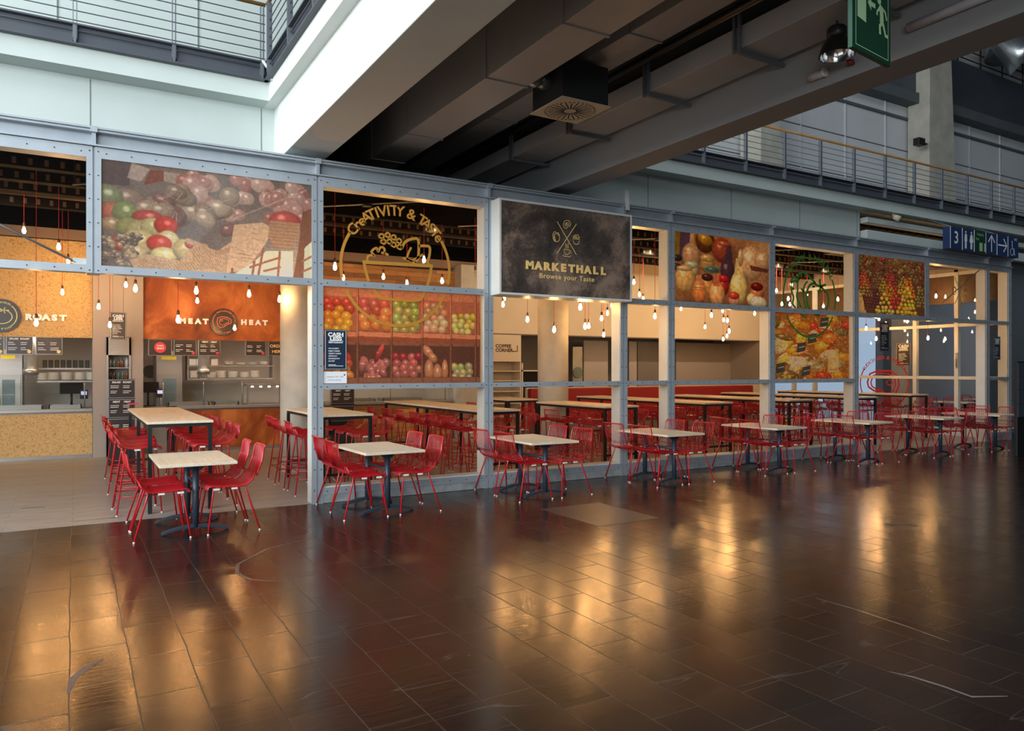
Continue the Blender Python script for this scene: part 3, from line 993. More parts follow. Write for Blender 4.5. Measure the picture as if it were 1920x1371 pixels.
# top beam
mb = MB()
x0, x1 = POST[0], XE + 0.09
mb.box(x0, x1, FY - 0.05, FY + 0.28, ZT - 0.022, ZT)
mb.box(x0, x1, FY - 0.03, FY + 0.28, ZT - 0.05, ZT - 0.026)
mb.box(x0, x1, FY + 0.07, FY + 0.10, ZH + 0.02, ZT - 0.05)
mb.box(x0, x1, FY - 0.03, FY + 0.28, ZH + 0.005, ZH + 0.022)
for x in POST[1:]:
    mb.box(x - 0.02, x + 0.02, FY - 0.02, FY + 0.08, ZH + 0.02, ZT - 0.05)
    mb.box(x - 0.035, x + 0.035, FY - 0.055, FY - 0.0, ZT - 0.06, ZT + 0.006)
struct('trim_top_beam', mb, M['frame'])
# flag-like bracket above the sign
mb = MB().prism([(7.70, 4.30), (7.76, 4.30), (7.74, 4.62), (7.66, 4.60)], 9.40, 9.425, 'y')
tag(mb.build('sign_bracket', M['frame_light']), 'slim upright bracket above the right end of the black sign', 'bracket')


def strip_bolts(xa, xb, z):
    n = max(2, int(round((xb - xa) / 0.27)))
    return [(xa + 0.05 + (xb - xa - 0.1) * k / n, z) for k in range(n + 1)]


glass_y = FY + 0.022
WIN = {}


def window_bay(i, levels, n):
    """levels: list of (kind) from the top: upper, middle, lower; each 'glass', 'open' or None"""
    xa, xb = POST[i] + 0.073, POST[i + 1] - 0.073
    root = empty('window_%d' % n)
    root['kind'] = 'structure'
    WIN[i] = root
    fr, li, bo = MB(), MB(), MB()
    fr.box(xa, xb, FY, FY + 0.014, ZH - 0.125, ZH)
    bolts(bo, strip_bolts(xa, xb, ZH - 0.065))
    li.box(xa, xb, FY + 0.05, FY + 0.26, ZH - 0.11, ZH)
    fr.box(xa, xb, FY, FY + 0.014, ZU - 0.04, ZU + 0.045)
    bolts(bo, strip_bolts(xa, xb, ZU))
    li.box(xa, xb, FY + 0.05, FY + 0.24, ZU - 0.03, ZU + 0.05)
    zones = [(ZU + 0.045, ZH - 0.125)]
    if levels[1] != 'open':
        fr.box(xa, xb, FY, FY + 0.014, ZM - 0.035, ZM + 0.035)
        bolts(bo, strip_bolts(xa, xb, ZM))
        li.box(xa, xb, FY + 0.05, FY + 0.24, ZM - 0.03, ZM + 0.025)
        zones += [(ZM + 0.035, ZU - 0.04), (0.215, ZM - 0.035)]
        fr.box(xa, xb, FY, FY + 0.014, 0.11, 0.20)
        bolts(bo, strip_bolts(xa, xb, 0.155))
        li.box(xa, xb, FY + 0.02, FY + 0.24, 0.10, 0.215)
        MB().box(POST[i] + 0.0, POST[i + 1], FY + 0.005, FY + 0.25, 0.004, 0.108).build('kerb', M['curb'], root)
    fr.build('frame', M['frame'], root)
    li.build('reveal', M['frame_light'], root)
    bo.build('bolts', M['bolt'], root)
    for z0, z1 in zones:
        MB().add([(xa - .02, glass_y, z0 - .01), (xb + .02, glass_y, z0 - .01), (xb + .02, glass_y, z1 + .01), (xa - .02, glass_y, z1 + .01)], [(0, 1, 2, 3)]).build('pane', M['glass'], root)


opens = {0: 1, 1: 1, 2: 1, 8: 1, 9: 1}
for k, i in enumerate(range(0, 11)):
    window_bay(i, ['glass', 'open' if i in opens else 'glass', None], k + 1)
# inner edges of the glazing: slim upright of the door in the sign bay and the narrow bay
for x, lab in ((POST[5] - 0.27, 'door left'), (POST[6] - 0.2, 'door right')):
    pass

# diagonal brace rods behind the upper glass
root = empty('brace_rod'); tag(root, 'thin diagonal steel brace rod behind the leftmost upper window', 'brace')
p, q = at(0, 421, FY + 0.14), at(142, 492, FY + 0.14)
d = (p[0] - q[0], p[2] - q[2])
MB().tube([(q[0] + d[0] * 1.8, p[1], q[2] + d[1] * 1.8), q], 0.012, 8).build('rod', M['rail'], root)
MB().box(q[0] - 0.03, POST[2] - 0.06, FY + 0.13, FY + 0.15, ZU + 0.05, q[2] + 0.05).build('gusset_plate', M['frame_light'], root)
root = empty('brace_rod'); tag(root, 'thin diagonal brace rod in the upper window near the right corner', 'brace')
p, q = at(1768, 567, FY + 0.14), at(1841, 502, FY + 0.14)
MB().tube([p, q], 0.012, 8).build('rod', M['rail'], root)
MB().box(q[0] - 0.05, POST[10] - 0.06, FY + 0.13, FY + 0.15, q[2] - 0.04, ZH - 0.11).build('gusset_plate', M['frame_light'], root)

# ================================================================ PRINTS ON THE GLASS
class Paint:
    def __init__(s, w, h, base, seed=1):
        s.w, s.h = w, h
        s.a = np.zeros((h, w, 3)) + np.array(base) / 255.0
        s.yy, s.xx = np.mgrid[0:h, 0:w]
        s.u, s.v = (s.xx + .5) / w, (s.yy + .5) / h
        s.asp = w / h
        s.rng = np.random.RandomState(seed)

    def noise(s, n, k=1.0):
        g = s.rng.rand(n + 2, int(n * s.asp) + 3)
        fy, fx = s.v * n, s.u * (g.shape[1] - 2)
        iy, ix = fy.astype(int), fx.astype(int)
        ty, tx = fy - iy, fx - ix
        ty, tx = ty * ty * (3 - 2 * ty), tx * tx * (3 - 2 * tx)
        return ((g[iy, ix] * (1 - tx) + g[iy, ix + 1] * tx) * (1 - ty) + (g[iy + 1, ix] * (1 - tx) + g[iy + 1, ix + 1] * tx) * ty) * k

    def blend(s, mask, c, op=1.0):
        m = (np.clip(mask, 0, 1) * op)[..., None]
        s.a = s.a * (1 - m) + (np.array(c) / 255.0 if not isinstance(c, np.ndarray) else c) * m

    def ball(s, cu, cv, ru, col, rv=None, ang=0.0, light=(-0.4, -0.6), soft=0.02, contrast=1.0, stripes=0):
        """ru in fractions of height"""
        rv = rv or ru
        x0, x1 = int(max(0, (cu - max(ru, rv) / s.asp * 1.1) * s.w)), int(min(s.w, (cu + max(ru, rv) / s.asp * 1.1) * s.w + 2))
        y0, y1 = int(max(0, (cv - max(ru, rv) * 1.1) * s.h)), int(min(s.h, (cv + max(ru, rv) * 1.1) * s.h + 2))
        if x1 <= x0 or y1 <= y0: return
        du = (s.u[y0:y1, x0:x1] - cu) * s.asp; dv = s.v[y0:y1, x0:x1] - cv
        ca, sa = math.cos(ang), math.sin(ang)
        p, q = (du * ca + dv * sa) / ru, (-du * sa + dv * ca) / rv
        d = np.sqrt(p * p + q * q)
        m = np.clip((1 - d) / 0.12, 0, 1)[..., None]
        nz = np.sqrt(np.clip(1 - d * d, 0, 1))
        px, py = du / ru, dv / rv
        sh = 0.42 + 0.62 * np.clip(nz * 0.75 + light[0] * px * 0.5 + light[1] * py * 0.5, 0, 1.2)
        sh = 1 + (sh - 0.85) * contrast
        c = np.array(col) / 255.0 * sh[..., None]
        hl = np.clip(1 - ((px - light[0] * .6) ** 2 + (py - light[1] * .6) ** 2) / 0.09, 0, 1)[..., None] * 0.35
        if stripes:
            c = c * (1 - 0.25 * (np.sin(p * stripes) > 0)[..., None])
        c = np.clip(c + hl, 0, 1)
        s.a[y0:y1, x0:x1] = s.a[y0:y1, x0:x1] * (1 - m) + c * m

    def poly(s, pts, col, op=1.0):
        m = np.zeros((s.h, s.w), bool)
        n = len(pts)
        for i in range(n):
            (xa, ya), (xb, yb) = pts[i], pts[(i + 1) % n]
            if abs(yb - ya) < 1e-9: continue
            c = ((ya > s.v) != (yb > s.v)) & (s.u < (xb - xa) * (s.v - ya) / (yb - ya) + xa)
            m ^= c
        s.blend(m.astype(float), col, op)
        return m

    def line(s, x0, y0, x1, y1, w, col, op=1.0):
        dx, dy = (x1 - x0) * s.asp, y1 - y0
        l2 = dx * dx + dy * dy + 1e-12
        px, py = (s.u - x0) * s.asp, s.v - y0
        t = np.clip((px * dx + py * dy) / l2, 0, 1)
        d = np.hypot(px - t * dx, py - t * dy)
        s.blend(np.clip((w / 2 - d) / (w * 0.25) + 0.5, 0, 1), col, op)

    def vary(s, k=0.12, n=14):
        s.a = np.clip(s.a * (1 - k + 2 * k * s.noise(n)[..., None]), 0, 1)

    def build(s, name, x0, x1, z0, z1, y, lab, group=None, material=None):
        w, h = s.w, s.h
        xs = np.linspace(x0, x1, w); zs = np.linspace(z1, z0, h)
        X, Zz = np.meshgrid(xs, zs)
        co = np.stack([X, np.full_like(X, y), Zz], -1).reshape(-1, 3)
        idx = np.arange(w * h).reshape(h, w)
        q = np.stack([idx[:-1, :-1], idx[1:, :-1], idx[1:, 1:], idx[:-1, 1:]], -1).reshape(-1, 4)
        me = bpy.data.meshes.new(name)
        me.vertices.add(len(co)); me.vertices.foreach_set('co', co.ravel())
        me.loops.add(q.size); me.loops.foreach_set('vertex_index', q.ravel())
        me.polygons.add(len(q)); me.polygons.foreach_set('loop_start', np.arange(len(q)) * 4)
        me.polygons.foreach_set('loop_total', np.full(len(q), 4))
        me.update(calc_edges=True)
        at_ = me.color_attributes.new('print_colour', 'FLOAT_COLOR', 'POINT')
        lin = np.where(s.a <= 0.04045, s.a / 12.92, ((s.a + 0.055) / 1.055) ** 2.4)
        rgba = np.concatenate([lin, np.ones((h, w, 1))], -1).reshape(-1, 4)
        at_.data.foreach_set('color', rgba.ravel())
        me.materials.append(material or M['print'])
        o = bpy.data.objects.new(name, me)
        col.objects.link(o)
        tag(o, lab, 'window print', group)
        return o


def print_basket():
    P = Paint(470, 250, (92, 84, 84), 3)
    P.blend(P.noise(5), (128, 118, 112), 0.7)
    P.blend(np.clip((P.u - .45) / .55, 0, 1) * np.clip((P.v - .3) / .7, 0, 1), (206, 168, 132), 0.9)
    # dark wicker and pale tags at the top left
    P.poly([(0, 0), (.13, 0), (.12, .22), (0, .24)], (70, 62, 66)); P.poly([(.13, 0), (.21, .04), (.17, .17), (.11, .15)], (166, 150, 142))
    P.poly([(.21, .05), (.27, .04), (.27, .14), (.18, .2)], (110, 58, 48)); P.poly([(.27, .05), (.36, .05), (.35, .16), (.27, .14)], (158, 140, 130))
    P.poly([(.36, .04), (.42, .05), (.38, .2), (.34, .17)], (98, 54, 46)); P.poly([(.41, .03), (.5, .04), (.5, .12), (.43, .11)], (170, 144, 130))
    for k in range(9):
        P.line(.0, .06 + .02 * k, .12, .07 + .02 * k, .006, (56, 50, 54), .7)
    # garlic and onions, then red fruit in the distance
    for k in range(70):
        u, v = P.rng.uniform(.36, 1), P.rng.uniform(.02, .42)
        if u < .45 and v > .3: continue
        P.ball(u, v, P.rng.uniform(.05, .09), [(168, 118, 112), (190, 160, 150), (150, 92, 86), (182, 142, 134)][k % 4], contrast=.3)
    for k in range(26):
        u, v = P.rng.uniform(.12, .58), P.rng.uniform(.2, .58)
        P.ball(u, v, P.rng.uniform(.08, .15), [(150, 132, 112), (128, 110, 98), (166, 146, 124), (120, 84, 82)][k % 4], rv=P.rng.uniform(.06, .11), ang=P.rng.uniform(-1, 1), contrast=.8)
    for k in range(16):
        u, v = P.rng.uniform(.12, .6), P.rng.uniform(.2, .5)
        P.line(u, v, u + P.rng.uniform(-.06, .06), v + P.rng.uniform(-.1, .1), .007, (186, 164, 140), .8)
    # fruit pile on the left
    for u, v, r, rv, c in ((.02, .34, .15, .12, (110, 124, 92)), (.0, .5, .09, .09, (146, 132, 96)), (.05, .49, .12, .11, (176, 92, 78)), (.1, .48, .11, .12, (118, 136, 84)), (.2, .51, .14, .08, (176, 64, 60)),
                          (.04, .6, .1, .07, (166, 140, 104)), (.12, .62, .12, .1, (140, 146, 88)), (.17, .64, .14, .11, (176, 168, 110)), (.22, .6, .11, .1, (196, 190, 128)), (.28, .57, .11, .095, (206, 52, 44)),
                          (.29, .71, .1, .1, (236, 226, 160)), (.16, .75, .15, .13, (214, 196, 134)), (.25, .75, .115, .09, (214, 58, 46)), (.08, .77, .08, .08, (196, 72, 60)), (.145, .85, .1, .07, (216, 196, 150)), (.27, .86, .12, .085, (238, 226, 150)), (.36, .79, .1, .11, (206, 186, 122)), (.39, .73, .05, .05, (200, 80, 60))):
        P.ball(u, v, r, c, rv, light=(.2, -.5))
    # shredded foliage bottom left, woven baskets
    for k in range(60):
        u, v = P.rng.uniform(0, .16), P.rng.uniform(.68, 1)
        P.ball(u, v, P.rng.uniform(.02, .05), [(150, 134, 112), (96, 88, 82), (176, 156, 128)][k % 3], rv=.02, ang=P.rng.uniform(-1, 1), contrast=.8)
    P.poly([(.12, .93), (.2, .86), (.34, .9), (.42, .72), (.52, .78), (.62, .62), (.66, .66), (.62, .85), (.56, 1), (.14, 1)], (206, 170, 132))
    for r in range(10):
        for k in range(34):
            u = .16 + .42 * k / 33 + .004 * (r % 2); v = .80 + .022 * r + .05 * math.sin(k * .2)
            if u < .4 and v < .9: continue
            P.line(u, v, u + .007, v + .012, .007, (146, 96, 66), .75)
    P.line(.38, .7, .46, .75, .05, (196, 160, 128)); P.line(.46, .74, .45, .95, .05, (190, 150, 118))
    P.line(.60, .68, .67, .58, .06, (150, 112, 88)); P.line(.52, .8, .6, .74, .05, (176, 136, 106))
    # hanging basket and ladder at the right
    P.poly([(.6, .5), (.74, .45), (.8, .5), (.74, .72), (.66, .95), (.56, 1), (.58, .75)], (214, 176, 138))
    for k in range(26):
        u = P.rng.uniform(.58, .76); v = P.rng.uniform(.5, .95)
        P.line(u, v, u + .05, v + .01, .008, (166, 122, 92), .6)
    P.ball(.86, .42, .17, (170, 60, 54), rv=.12)
    P.poly([(.78, .42), (.94, .42), (.92, .6), (.88, .7), (.8, .7), (.77, .58)], (168, 124, 90))
    for k in range(8):
        P.line(.77, .45 + .035 * k, .94, .45 + .035 * k, .008, (122, 84, 60), .6)
    P.poly([(.95, .3), (1, .25), (1, 1), (.9, 1), (.93, .65)], (112, 62, 40))
    P.poly([(.76, .74), (.9, .72), (.9, 1), (.6, 1), (.7, .86)], (250, 226, 190)); P.poly([(.96, .68), (1, .6), (1, 1), (.955, 1)], (246, 214, 170))
    for l in ((.745, .72, .72, 1), (.83, .74, .82, 1), (.70, .86, .69, 1), (.75, .86, .83, .8), (.75, .95, .83, .9), (.68, .92, .74, .87), (.59, .95, .59, 1), (.95, .82, 1, .76), (.95, .93, 1, .88)):
        P.line(*l, .022, (146, 80, 50))
    P.line(.59, .45, .97, .06, .012, (206, 186, 166), .6)
    P.vary(.1, 60)
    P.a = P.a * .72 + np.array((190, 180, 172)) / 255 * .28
    P.a = np.clip(P.a * (1 + .55 * np.clip((P.u * .6 + P.v * .8 - .7), 0, 1))[..., None], 0, 1)  # glow of the bulbs behind painted in, brighter towards the lower right
    return P


def print_crates():
    P = Paint(420, 240, (150, 74, 48), 5)
    ncol, c0 = 5, 0.0
    edges = [0.0, .205, .41, .605, .795, .965, 1.0]
    P.blend(np.clip(1 - P.v * 2.4, 0, 1), (236, 150, 100), .8)
    specs_top = [[(214, 62, 40), (238, 150, 40)], [(214, 84, 64), (238, 130, 60)], [(150, 164, 60), (176, 176, 84)], [(206, 132, 92), (232, 186, 134)], [(206, 186, 50), (232, 214, 110)], [(206, 90, 70), (226, 170, 120)]]
    specs_bot = [[(206, 70, 50), (214, 156, 70)], None, [(146, 40, 52), (190, 96, 96)], None, [(150, 150, 84), (186, 176, 110)], [(176, 130, 90), (196, 160, 110)]]
    for row, (v0, v1) in enumerate(((.06, .50), (.56, .985))):
        for c in range(6):
            a, b = edges[c], edges[c + 1]
            P.poly([(a + .008, v0), (b - .006, v0), (b - .006, v1), (a + .008, v1)], (84, 50, 40) if row else (176, 96, 66))
            P.poly([(a + .008, v0), (b - .006, v0), (b - .012, v0 + .03), (a + .014, v0 + .03)], (214, 120, 84) if not row else (140, 84, 68))
            sp = (specs_top, specs_bot)[row][c]
            r = [.055, .062, .055, .05, .043, .05][c] if row == 0 else [.055, 0, .05, 0, .048, .05][c]
            if sp:
                vv = v0 + (.10 if c != 4 else .2) + (.06 if row else 0)
                k = 0
                while vv < v1 - .04:
                    uu = a + r / P.asp * (.9 + .5 * (k % 2))
                    while uu < b - r / P.asp * .5:
                        t = (vv - v0) / (v1 - v0)
                        col_ = sp[0] if t + P.rng.uniform(-.2, .2) < .45 else sp[1]
                        col_ = tuple(min(255, x * P.rng.uniform(.88, 1.1)) for x in col_)
                        P.ball(uu + P.rng.uniform(-.005, .005), vv + P.rng.uniform(-.01, .01), r * P.rng.uniform(.9, 1.1), col_, light=(.0, -.6))
                        uu += 1.75 * r / P.asp
                    vv += r * 1.25; k += 1
            elif c == 1:
                for k in range(20):
                    P.ball(P.rng.uniform(a + .03, b - .03), P.rng.uniform(.75, .95), P.rng.uniform(.05, .11), (176, 100, 98), rv=P.rng.uniform(.03, .045), ang=P.rng.uniform(.6, 2.4), light=(0, -.5))
                P.ball(a + .13, .68, .12, (186, 60, 56), rv=.03, ang=2.0)
            else:
                for u, v, r1, r2, an in ((a + .04, .66, .09, .05, .9), (a + .07, .72, .07, .045, .8), (a + .045, .86, .055, .13, 0), (a + .1, .89, .055, .11, 0), (a + .15, .86, .04, .13, 0)):
                    P.ball(u, v, r1, (206, 134, 96), rv=r2, ang=an, light=(0, -.5))
            P.poly([(a, v1 - .055), (b, v1 - .045), (b, v1 + .01), (a, v1)], (226, 136, 98) if not row else (140, 92, 72))
            P.line(a, v1 - .052, b, v1 - .045, .006, (110, 52, 36), .8)
        for c in range(6):
            a = edges[c]
            P.line(a, v0 - .05, a, v1, .018, (206, 120, 86) if not row else (130, 80, 62)); P.line(a + .006, v0 - .05, a + .006, v1, .007, (90, 44, 34))
    P.vary(.08, 50)
    P.a = np.clip(P.a * 1.1 * .85 + np.array((245, 222, 200)) / 255 * .16, 0, 1)
    return P


def print_pots():
    P = Paint(280, 170, (120, 78, 56), 7)
    P.blend(P.noise(4), (206, 146, 90), .8)
    P.blend(np.clip((P.u - .6) / .4, 0, 1) * np.clip(1 - P.v, 0, 1), (240, 196, 140), .8)
    P.poly([(0, 0), (.06, 0), (.05, .35), (0, .4)], (150, 120, 30)); P.poly([(.06, 0), (.17, 0), (.15, .3), (.05, .38)], (88, 66, 92))
    P.ball(.17, .33, .16, (206, 160, 116), rv=.2); P.poly([(.16, 0), (.2, 0), (.2, .2), (.15, .2)], (206, 160, 116))
    P.ball(.31, .1, .17, (106, 60, 30), rv=.18); P.ball(.31, .07, .14, (190, 138, 40), rv=.09, ang=.4)
    P.ball(.48, .2, .18, (160, 76, 50), rv=.2); P.ball(.5, .1, .13, (190, 100, 70), rv=.04)
    P.ball(.54, .5, .13, (84, 56, 72), rv=.2); P.poly([(.53, .15), (.58, .12), (.6, .4), (.5, .4)], (84, 56, 72))
    P.ball(.8, .35, .25, (232, 190, 140), rv=.28); P.ball(.93, .3, .16, (226, 184, 134), rv=.16)
    P.poly([(.78, .38), (1, .42), (.98, .47), (.8, .46)], (110, 60, 50))
    P.ball(.33, .42, .12, (190, 150, 80), rv=.14); P.ball(.33, .34, .125, (206, 170, 100), rv=.06)
    P.ball(.17, .53, .12, (206, 190, 156), rv=.12); P.ball(.17, .46, .12, (190, 206, 170), rv=.055)
    P.ball(.03, .38, .09, (60, 52, 52), rv=.05); P.ball(.02, .5, .1, (66, 62, 70), rv=.05); P.ball(.38, .5, .16, (120, 150, 130), rv=.06); P.ball(.38, .5, .12, (84, 110, 96), rv=.04)
    P.ball(.11, .66, .17, (240, 196, 120), rv=.21, ang=.1); P.ball(.1, .52, .14, (226, 190, 140), rv=.04)
    P.ball(.5, .72, .10, (180, 50, 40), rv=.16); P.ball(.5, .62, .105, (196, 40, 40), rv=.06)
    P.ball(.33, .72, .1, (236, 176, 100), rv=.16); P.ball(.33, .62, .1, (80, 40, 40), rv=.06)
    P.ball(.66, .74, .16, (250, 226, 140), rv=.27); P.poly([(.63, .3), (.69, .3), (.71, .55), (.61, .55)], (240, 210, 140)); P.ball(.68, .28, .05, (226, 190, 140), rv=.14)
    P.ball(.25, .84, .12, (240, 150, 84), rv=.19); P.poly([(.22, .6), (.27, .6), (.28, .74), (.21, .74)], (226, 150, 96)); P.line(.19, .78, .3, .78, .01, (110, 50, 30)); P.line(.19, .81, .3, .81, .008, (120, 60, 36))
    P.ball(.43, .86, .14, (250, 186, 120), rv=.2); P.poly([(.4, .56), (.45, .56), (.46, .74), (.39, .74)], (206, 116, 76))
    P.ball(.86, .8, .13, (226, 136, 96), rv=.14); P.ball(.86, .7, .12, (120, 30, 24), rv=.07)
    P.ball(.61, .93, .1, (240, 170, 140), rv=.11); P.ball(.61, .86, .1, (226, 80, 60), rv=.06)
    P.ball(.8, .9, .09, (250, 226, 150), rv=.1); P.ball(.88, .94, .17, (255, 246, 210), rv=.1, ang=.1)
    P.vary(.12, 30)
    return P


def print_spices():
    P = Paint(230, 190, (150, 100, 50), 9)
    cols = [(240, 190, 70), (226, 150, 40), (190, 60, 40), (236, 214, 150), (206, 120, 50), (120, 100, 60), (160, 150, 110), (244, 220, 170)]
    for k in range(70):
        u, v = P.rng.rand(), P.rng.rand()
        P.ball(u, v, P.rng.uniform(.07, .16), cols[k % 8], rv=P.rng.uniform(.05, .1), ang=P.rng.uniform(-.8, .4), contrast=.8)
        if k % 3 == 0:
            for j_ in range(5):
                P.line(u + P.rng.uniform(-.08, .08), v, u + P.rng.uniform(-.1, .1), v + .05, .01, cols[(k + 3) % 8], .8)
    for k in range(900):
        u, v = P.rng.rand(), P.rng.rand()
        P.line(u, v, u + P.rng.uniform(-.02, .02), v + P.rng.uniform(-.02, .02), .008, cols[P.rng.randint(8)] if k % 3 else (70, 60, 50), .7)
    P.poly([(0, .02), (.8, .0), (1, .03), (1, .0), (0, 0)], (150, 60, 30))
    for u, v in ((.66, .12), (.5, .38), (.1, .83), (.42, .88), (.36, .52)):
        P.poly([(u - .05, v - .06), (u + .06, v - .09), (u + .05, v + .05), (u - .06, v + .08)], (60, 66, 70))
        P.line(u - .03, v, u + .04, v - .02, .01, (220, 220, 210), .8)
    P.poly([(.72, .55), (.85, .52), (.86, .9), (.7, .9)], (240, 200, 140), .6)
    P.vary(.15, 60)
    P.a = np.clip(P.a * 1.25 + .05, 0, 1)
    return P


def print_stall():
    P = Paint(260, 190, (96, 64, 44), 11)
    P.blend(np.clip(.3 - P.v, 0, 1), (190, 140, 90), 1)
    for k in range(260):
        u = P.rng.uniform(0, 1); v = P.rng.uniform(.02, .5)
        P.ball(u, v, P.rng.uniform(.015, .04), [(96, 90, 50), (120, 100, 56), (80, 50, 40), (140, 40, 40), (150, 120, 60)][P.rng.randint(5)], contrast=1)
    def pile(cu, cv, w, h, c, r=.026):
        n = int(h / (r * 1.5))
        for k in range(n):
            t = k / max(1, n - 1)
            m = max(1, int(w * (0.25 + .75 * t) / (r * 1.8)))
            for q in range(m):
                P.ball(cu + ((q + .5) / m - .5) * w * (0.25 + .75 * t) / P.asp + P.rng.uniform(-.3, .3) * r, cv - h + h * t + P.rng.uniform(-.3, .3) * r, r * P.rng.uniform(.85, 1.15), tuple(x * P.rng.uniform(.85, 1.1) for x in c), light=(0, -.6))
    pile(.08, .52, .3, .24, (196, 76, 50)); pile(.1, .68, .3, .22, (176, 150, 60)); pile(.28, .55, .3, .3, (120, 90, 60)); pile(.47, .5, .3, .26, (176, 60, 50))
    pile(.36, .65, .26, .26, (170, 150, 50)); pile(.66, .6, .26, .28, (180, 150, 50)); pile(.75, .66, .3, .32, (226, 130, 40), .03); pile(.18, .82, .32, .24, (110, 50, 60))
    pile(.46, .72, .34, .24, (206, 130, 40)); pile(.28, .88, .32, .3, (86, 46, 56)); pile(.93, .82, .34, .34, (130, 120, 60), .032)
    pile(.55, .86, .34, .3, (206, 56, 46), .034); pile(.38, 1.02, .46, .36, (226, 206, 80), .036); pile(.72, 1.02, .5, .5, (226, 196, 60), .038)
    P.poly([(0, .6), (.06, .7), (.12, 1), (0, 1)], (226, 170, 110)); P.line(.03, .72, .1, .7, .012, (70, 40, 30)); P.line(.08, .72, .1, .95, .012, (70, 40, 30))
    P.a = np.clip(P.a * 1.15 + .03, 0, 1)
    P.vary(.1, 50)
    return P


zlo, zhi = ZU + 0.045, ZH - 0.125
PY = FY + 0.018
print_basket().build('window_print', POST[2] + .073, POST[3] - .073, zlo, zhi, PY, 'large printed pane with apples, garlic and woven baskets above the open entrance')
print_crates().build('window_print', POST[3] + .073, POST[4] - .11, ZM + .035, ZU - .04, FY + 0.06, 'printed pane showing two rows of wooden crates full of fruit')
print_pots().build('window_print', POST[6] + .073, POST[7] - .073, zlo, zhi, PY, 'printed pane with clay pots and jugs')
print_spices().build('window_print', POST[7] + .073, POST[8] - .16, ZM + .035, ZU - .04, FY + 0.06, 'printed pane of dried fruit and spices below the green salad logo')
print_stall().build('window_print', POST[8] + .073, POST[9] - .073, zlo, zhi, PY, 'printed pane showing a market stall with piled fruit')

# ================================================================ WINDOW LOGOS
DY = FY + 0.019
def pt(px, py):
    a = at(px, py, FY)
    return (a[0], a[2])
def logo_pts(ox, oz, s, pts):
    return [(ox + u * s, oz + v * s) for u, v in pts]


# gold bowl logo
L0, R0 = pt(637, 488), pt(846, 488)
cx = (L0[0] + R0[0]) / 2; R = (R0[0] - L0[0]) / 2
cz = pt(755, 614)[1] + R
def not_frame(pts_list):
    return pts_list
root = empty('window_logo'); tag(root, 'round gold film logo of a salad bowl reading creativity and taste', 'window logo')
def ring(mb, cx, cz, r, a0, a1, w, y, n=80):
    """ring drawn on the panes only (not across the steel transom)"""
    seg = []
    for k in range(n + 1):
        a = math.radians(a0 + (a1 - a0) * k / n)
        p = (cx + r * math.cos(a), cz + r * math.sin(a))
        if ZU - .04 < p[1] < ZU + .045 or ZM - .035 < p[1] < ZM + .035:
            if len(seg) > 1: mb.ribbon(seg, w, y)
            seg = []
        else:
            seg.append(p)
    if len(seg) > 1: mb.ribbon(seg, w, y)
def line_(mb, pts, w, y):
    """polyline on the panes, smoothed and cut at the transoms"""
    out = []
    n = len(pts)
    for i in range(n - 1):
        p0, p1, p2, p3 = pts[max(i - 1, 0)], pts[i], pts[i + 1], pts[min(i + 2, n - 1)]
        for k in range(8):
            t = k / 8
            out.append(tuple(0.5 * ((2 * p1[c]) + (-p0[c] + p2[c]) * t + (2 * p0[c] - 5 * p1[c] + 4 * p2[c] - p3[c]) * t * t + (-p0[c] + 3 * p1[c] - 3 * p2[c] + p3[c]) * t ** 3) for c in (0, 1)))
    out.append(pts[-1])
    seg = []
    for p in out:
        if ZU - .04 < p[1] < ZU + .045:
            if len(seg) > 1: mb.ribbon(seg, w, y)
            seg = []
        else: seg.append(p)
    if len(seg) > 1: mb.ribbon(seg, w, y)
mb = MB(); ring(mb, cx, cz, R - .02, 147, 393, .04, DY); mb.build('ring', M['gold_film'], root)
mb = MB(); arc_text(mb, 'CreATIVITY & TASTe', cx, cz, R - .03, 143, 37, 0.2, DY, 0.004, sx=1.05); mb.build('lettering', M['gold_film'], root)
cr = 4.422
def q5(*p): return [pt(580 + a / cr, 330 + b / cr) for a, b in p]
mb = MB()
w = .038
line_(mb, q5((455, 700), (470, 780), (510, 900), (580, 985), (640, 1018), (900, 1030), (960, 960), (1000, 850), (1020, 735)), w, DY)
mb.ribbon(q5((445, 712), (1022, 745)), w * 1.2, DY - .0005)
line_(mb, q5((485, 700), (490, 665), (520, 655), (545, 660), (520, 625), (560, 595), (575, 625), (595, 590), (625, 600), (625, 635), (600, 635)), w * .8, DY)
line_(mb, q5((625, 635), (660, 655)), w * .8, DY)
for (a, b) in ((600, 500), (650, 490), (700, 510), (615, 545), (665, 545), (745, 540), (700, 570), (750, 590)):
    line_(mb, q5((a - 22, b), (a, b - 22), (a + 22, b - 6), (a + 10, b + 18), (a - 22, b)), w * .6, DY)
line_(mb, q5((770, 600), (800, 545), (860, 520), (905, 525), (912, 600), (905, 680), (880, 715)), w, DY)
line_(mb, q5((912, 580), (960, 578), (1002, 590), (1000, 660), (985, 710), (995, 730)), w, DY)
line_(mb, q5((850, 590), (825, 640), (820, 690), (890, 720)), w * .8, DY)
line_(mb, q5((780, 680), (830, 690), (860, 700), (945, 650)), w * .8, DY)
mb.build('bowl_drawing', M['gold_film'], root)

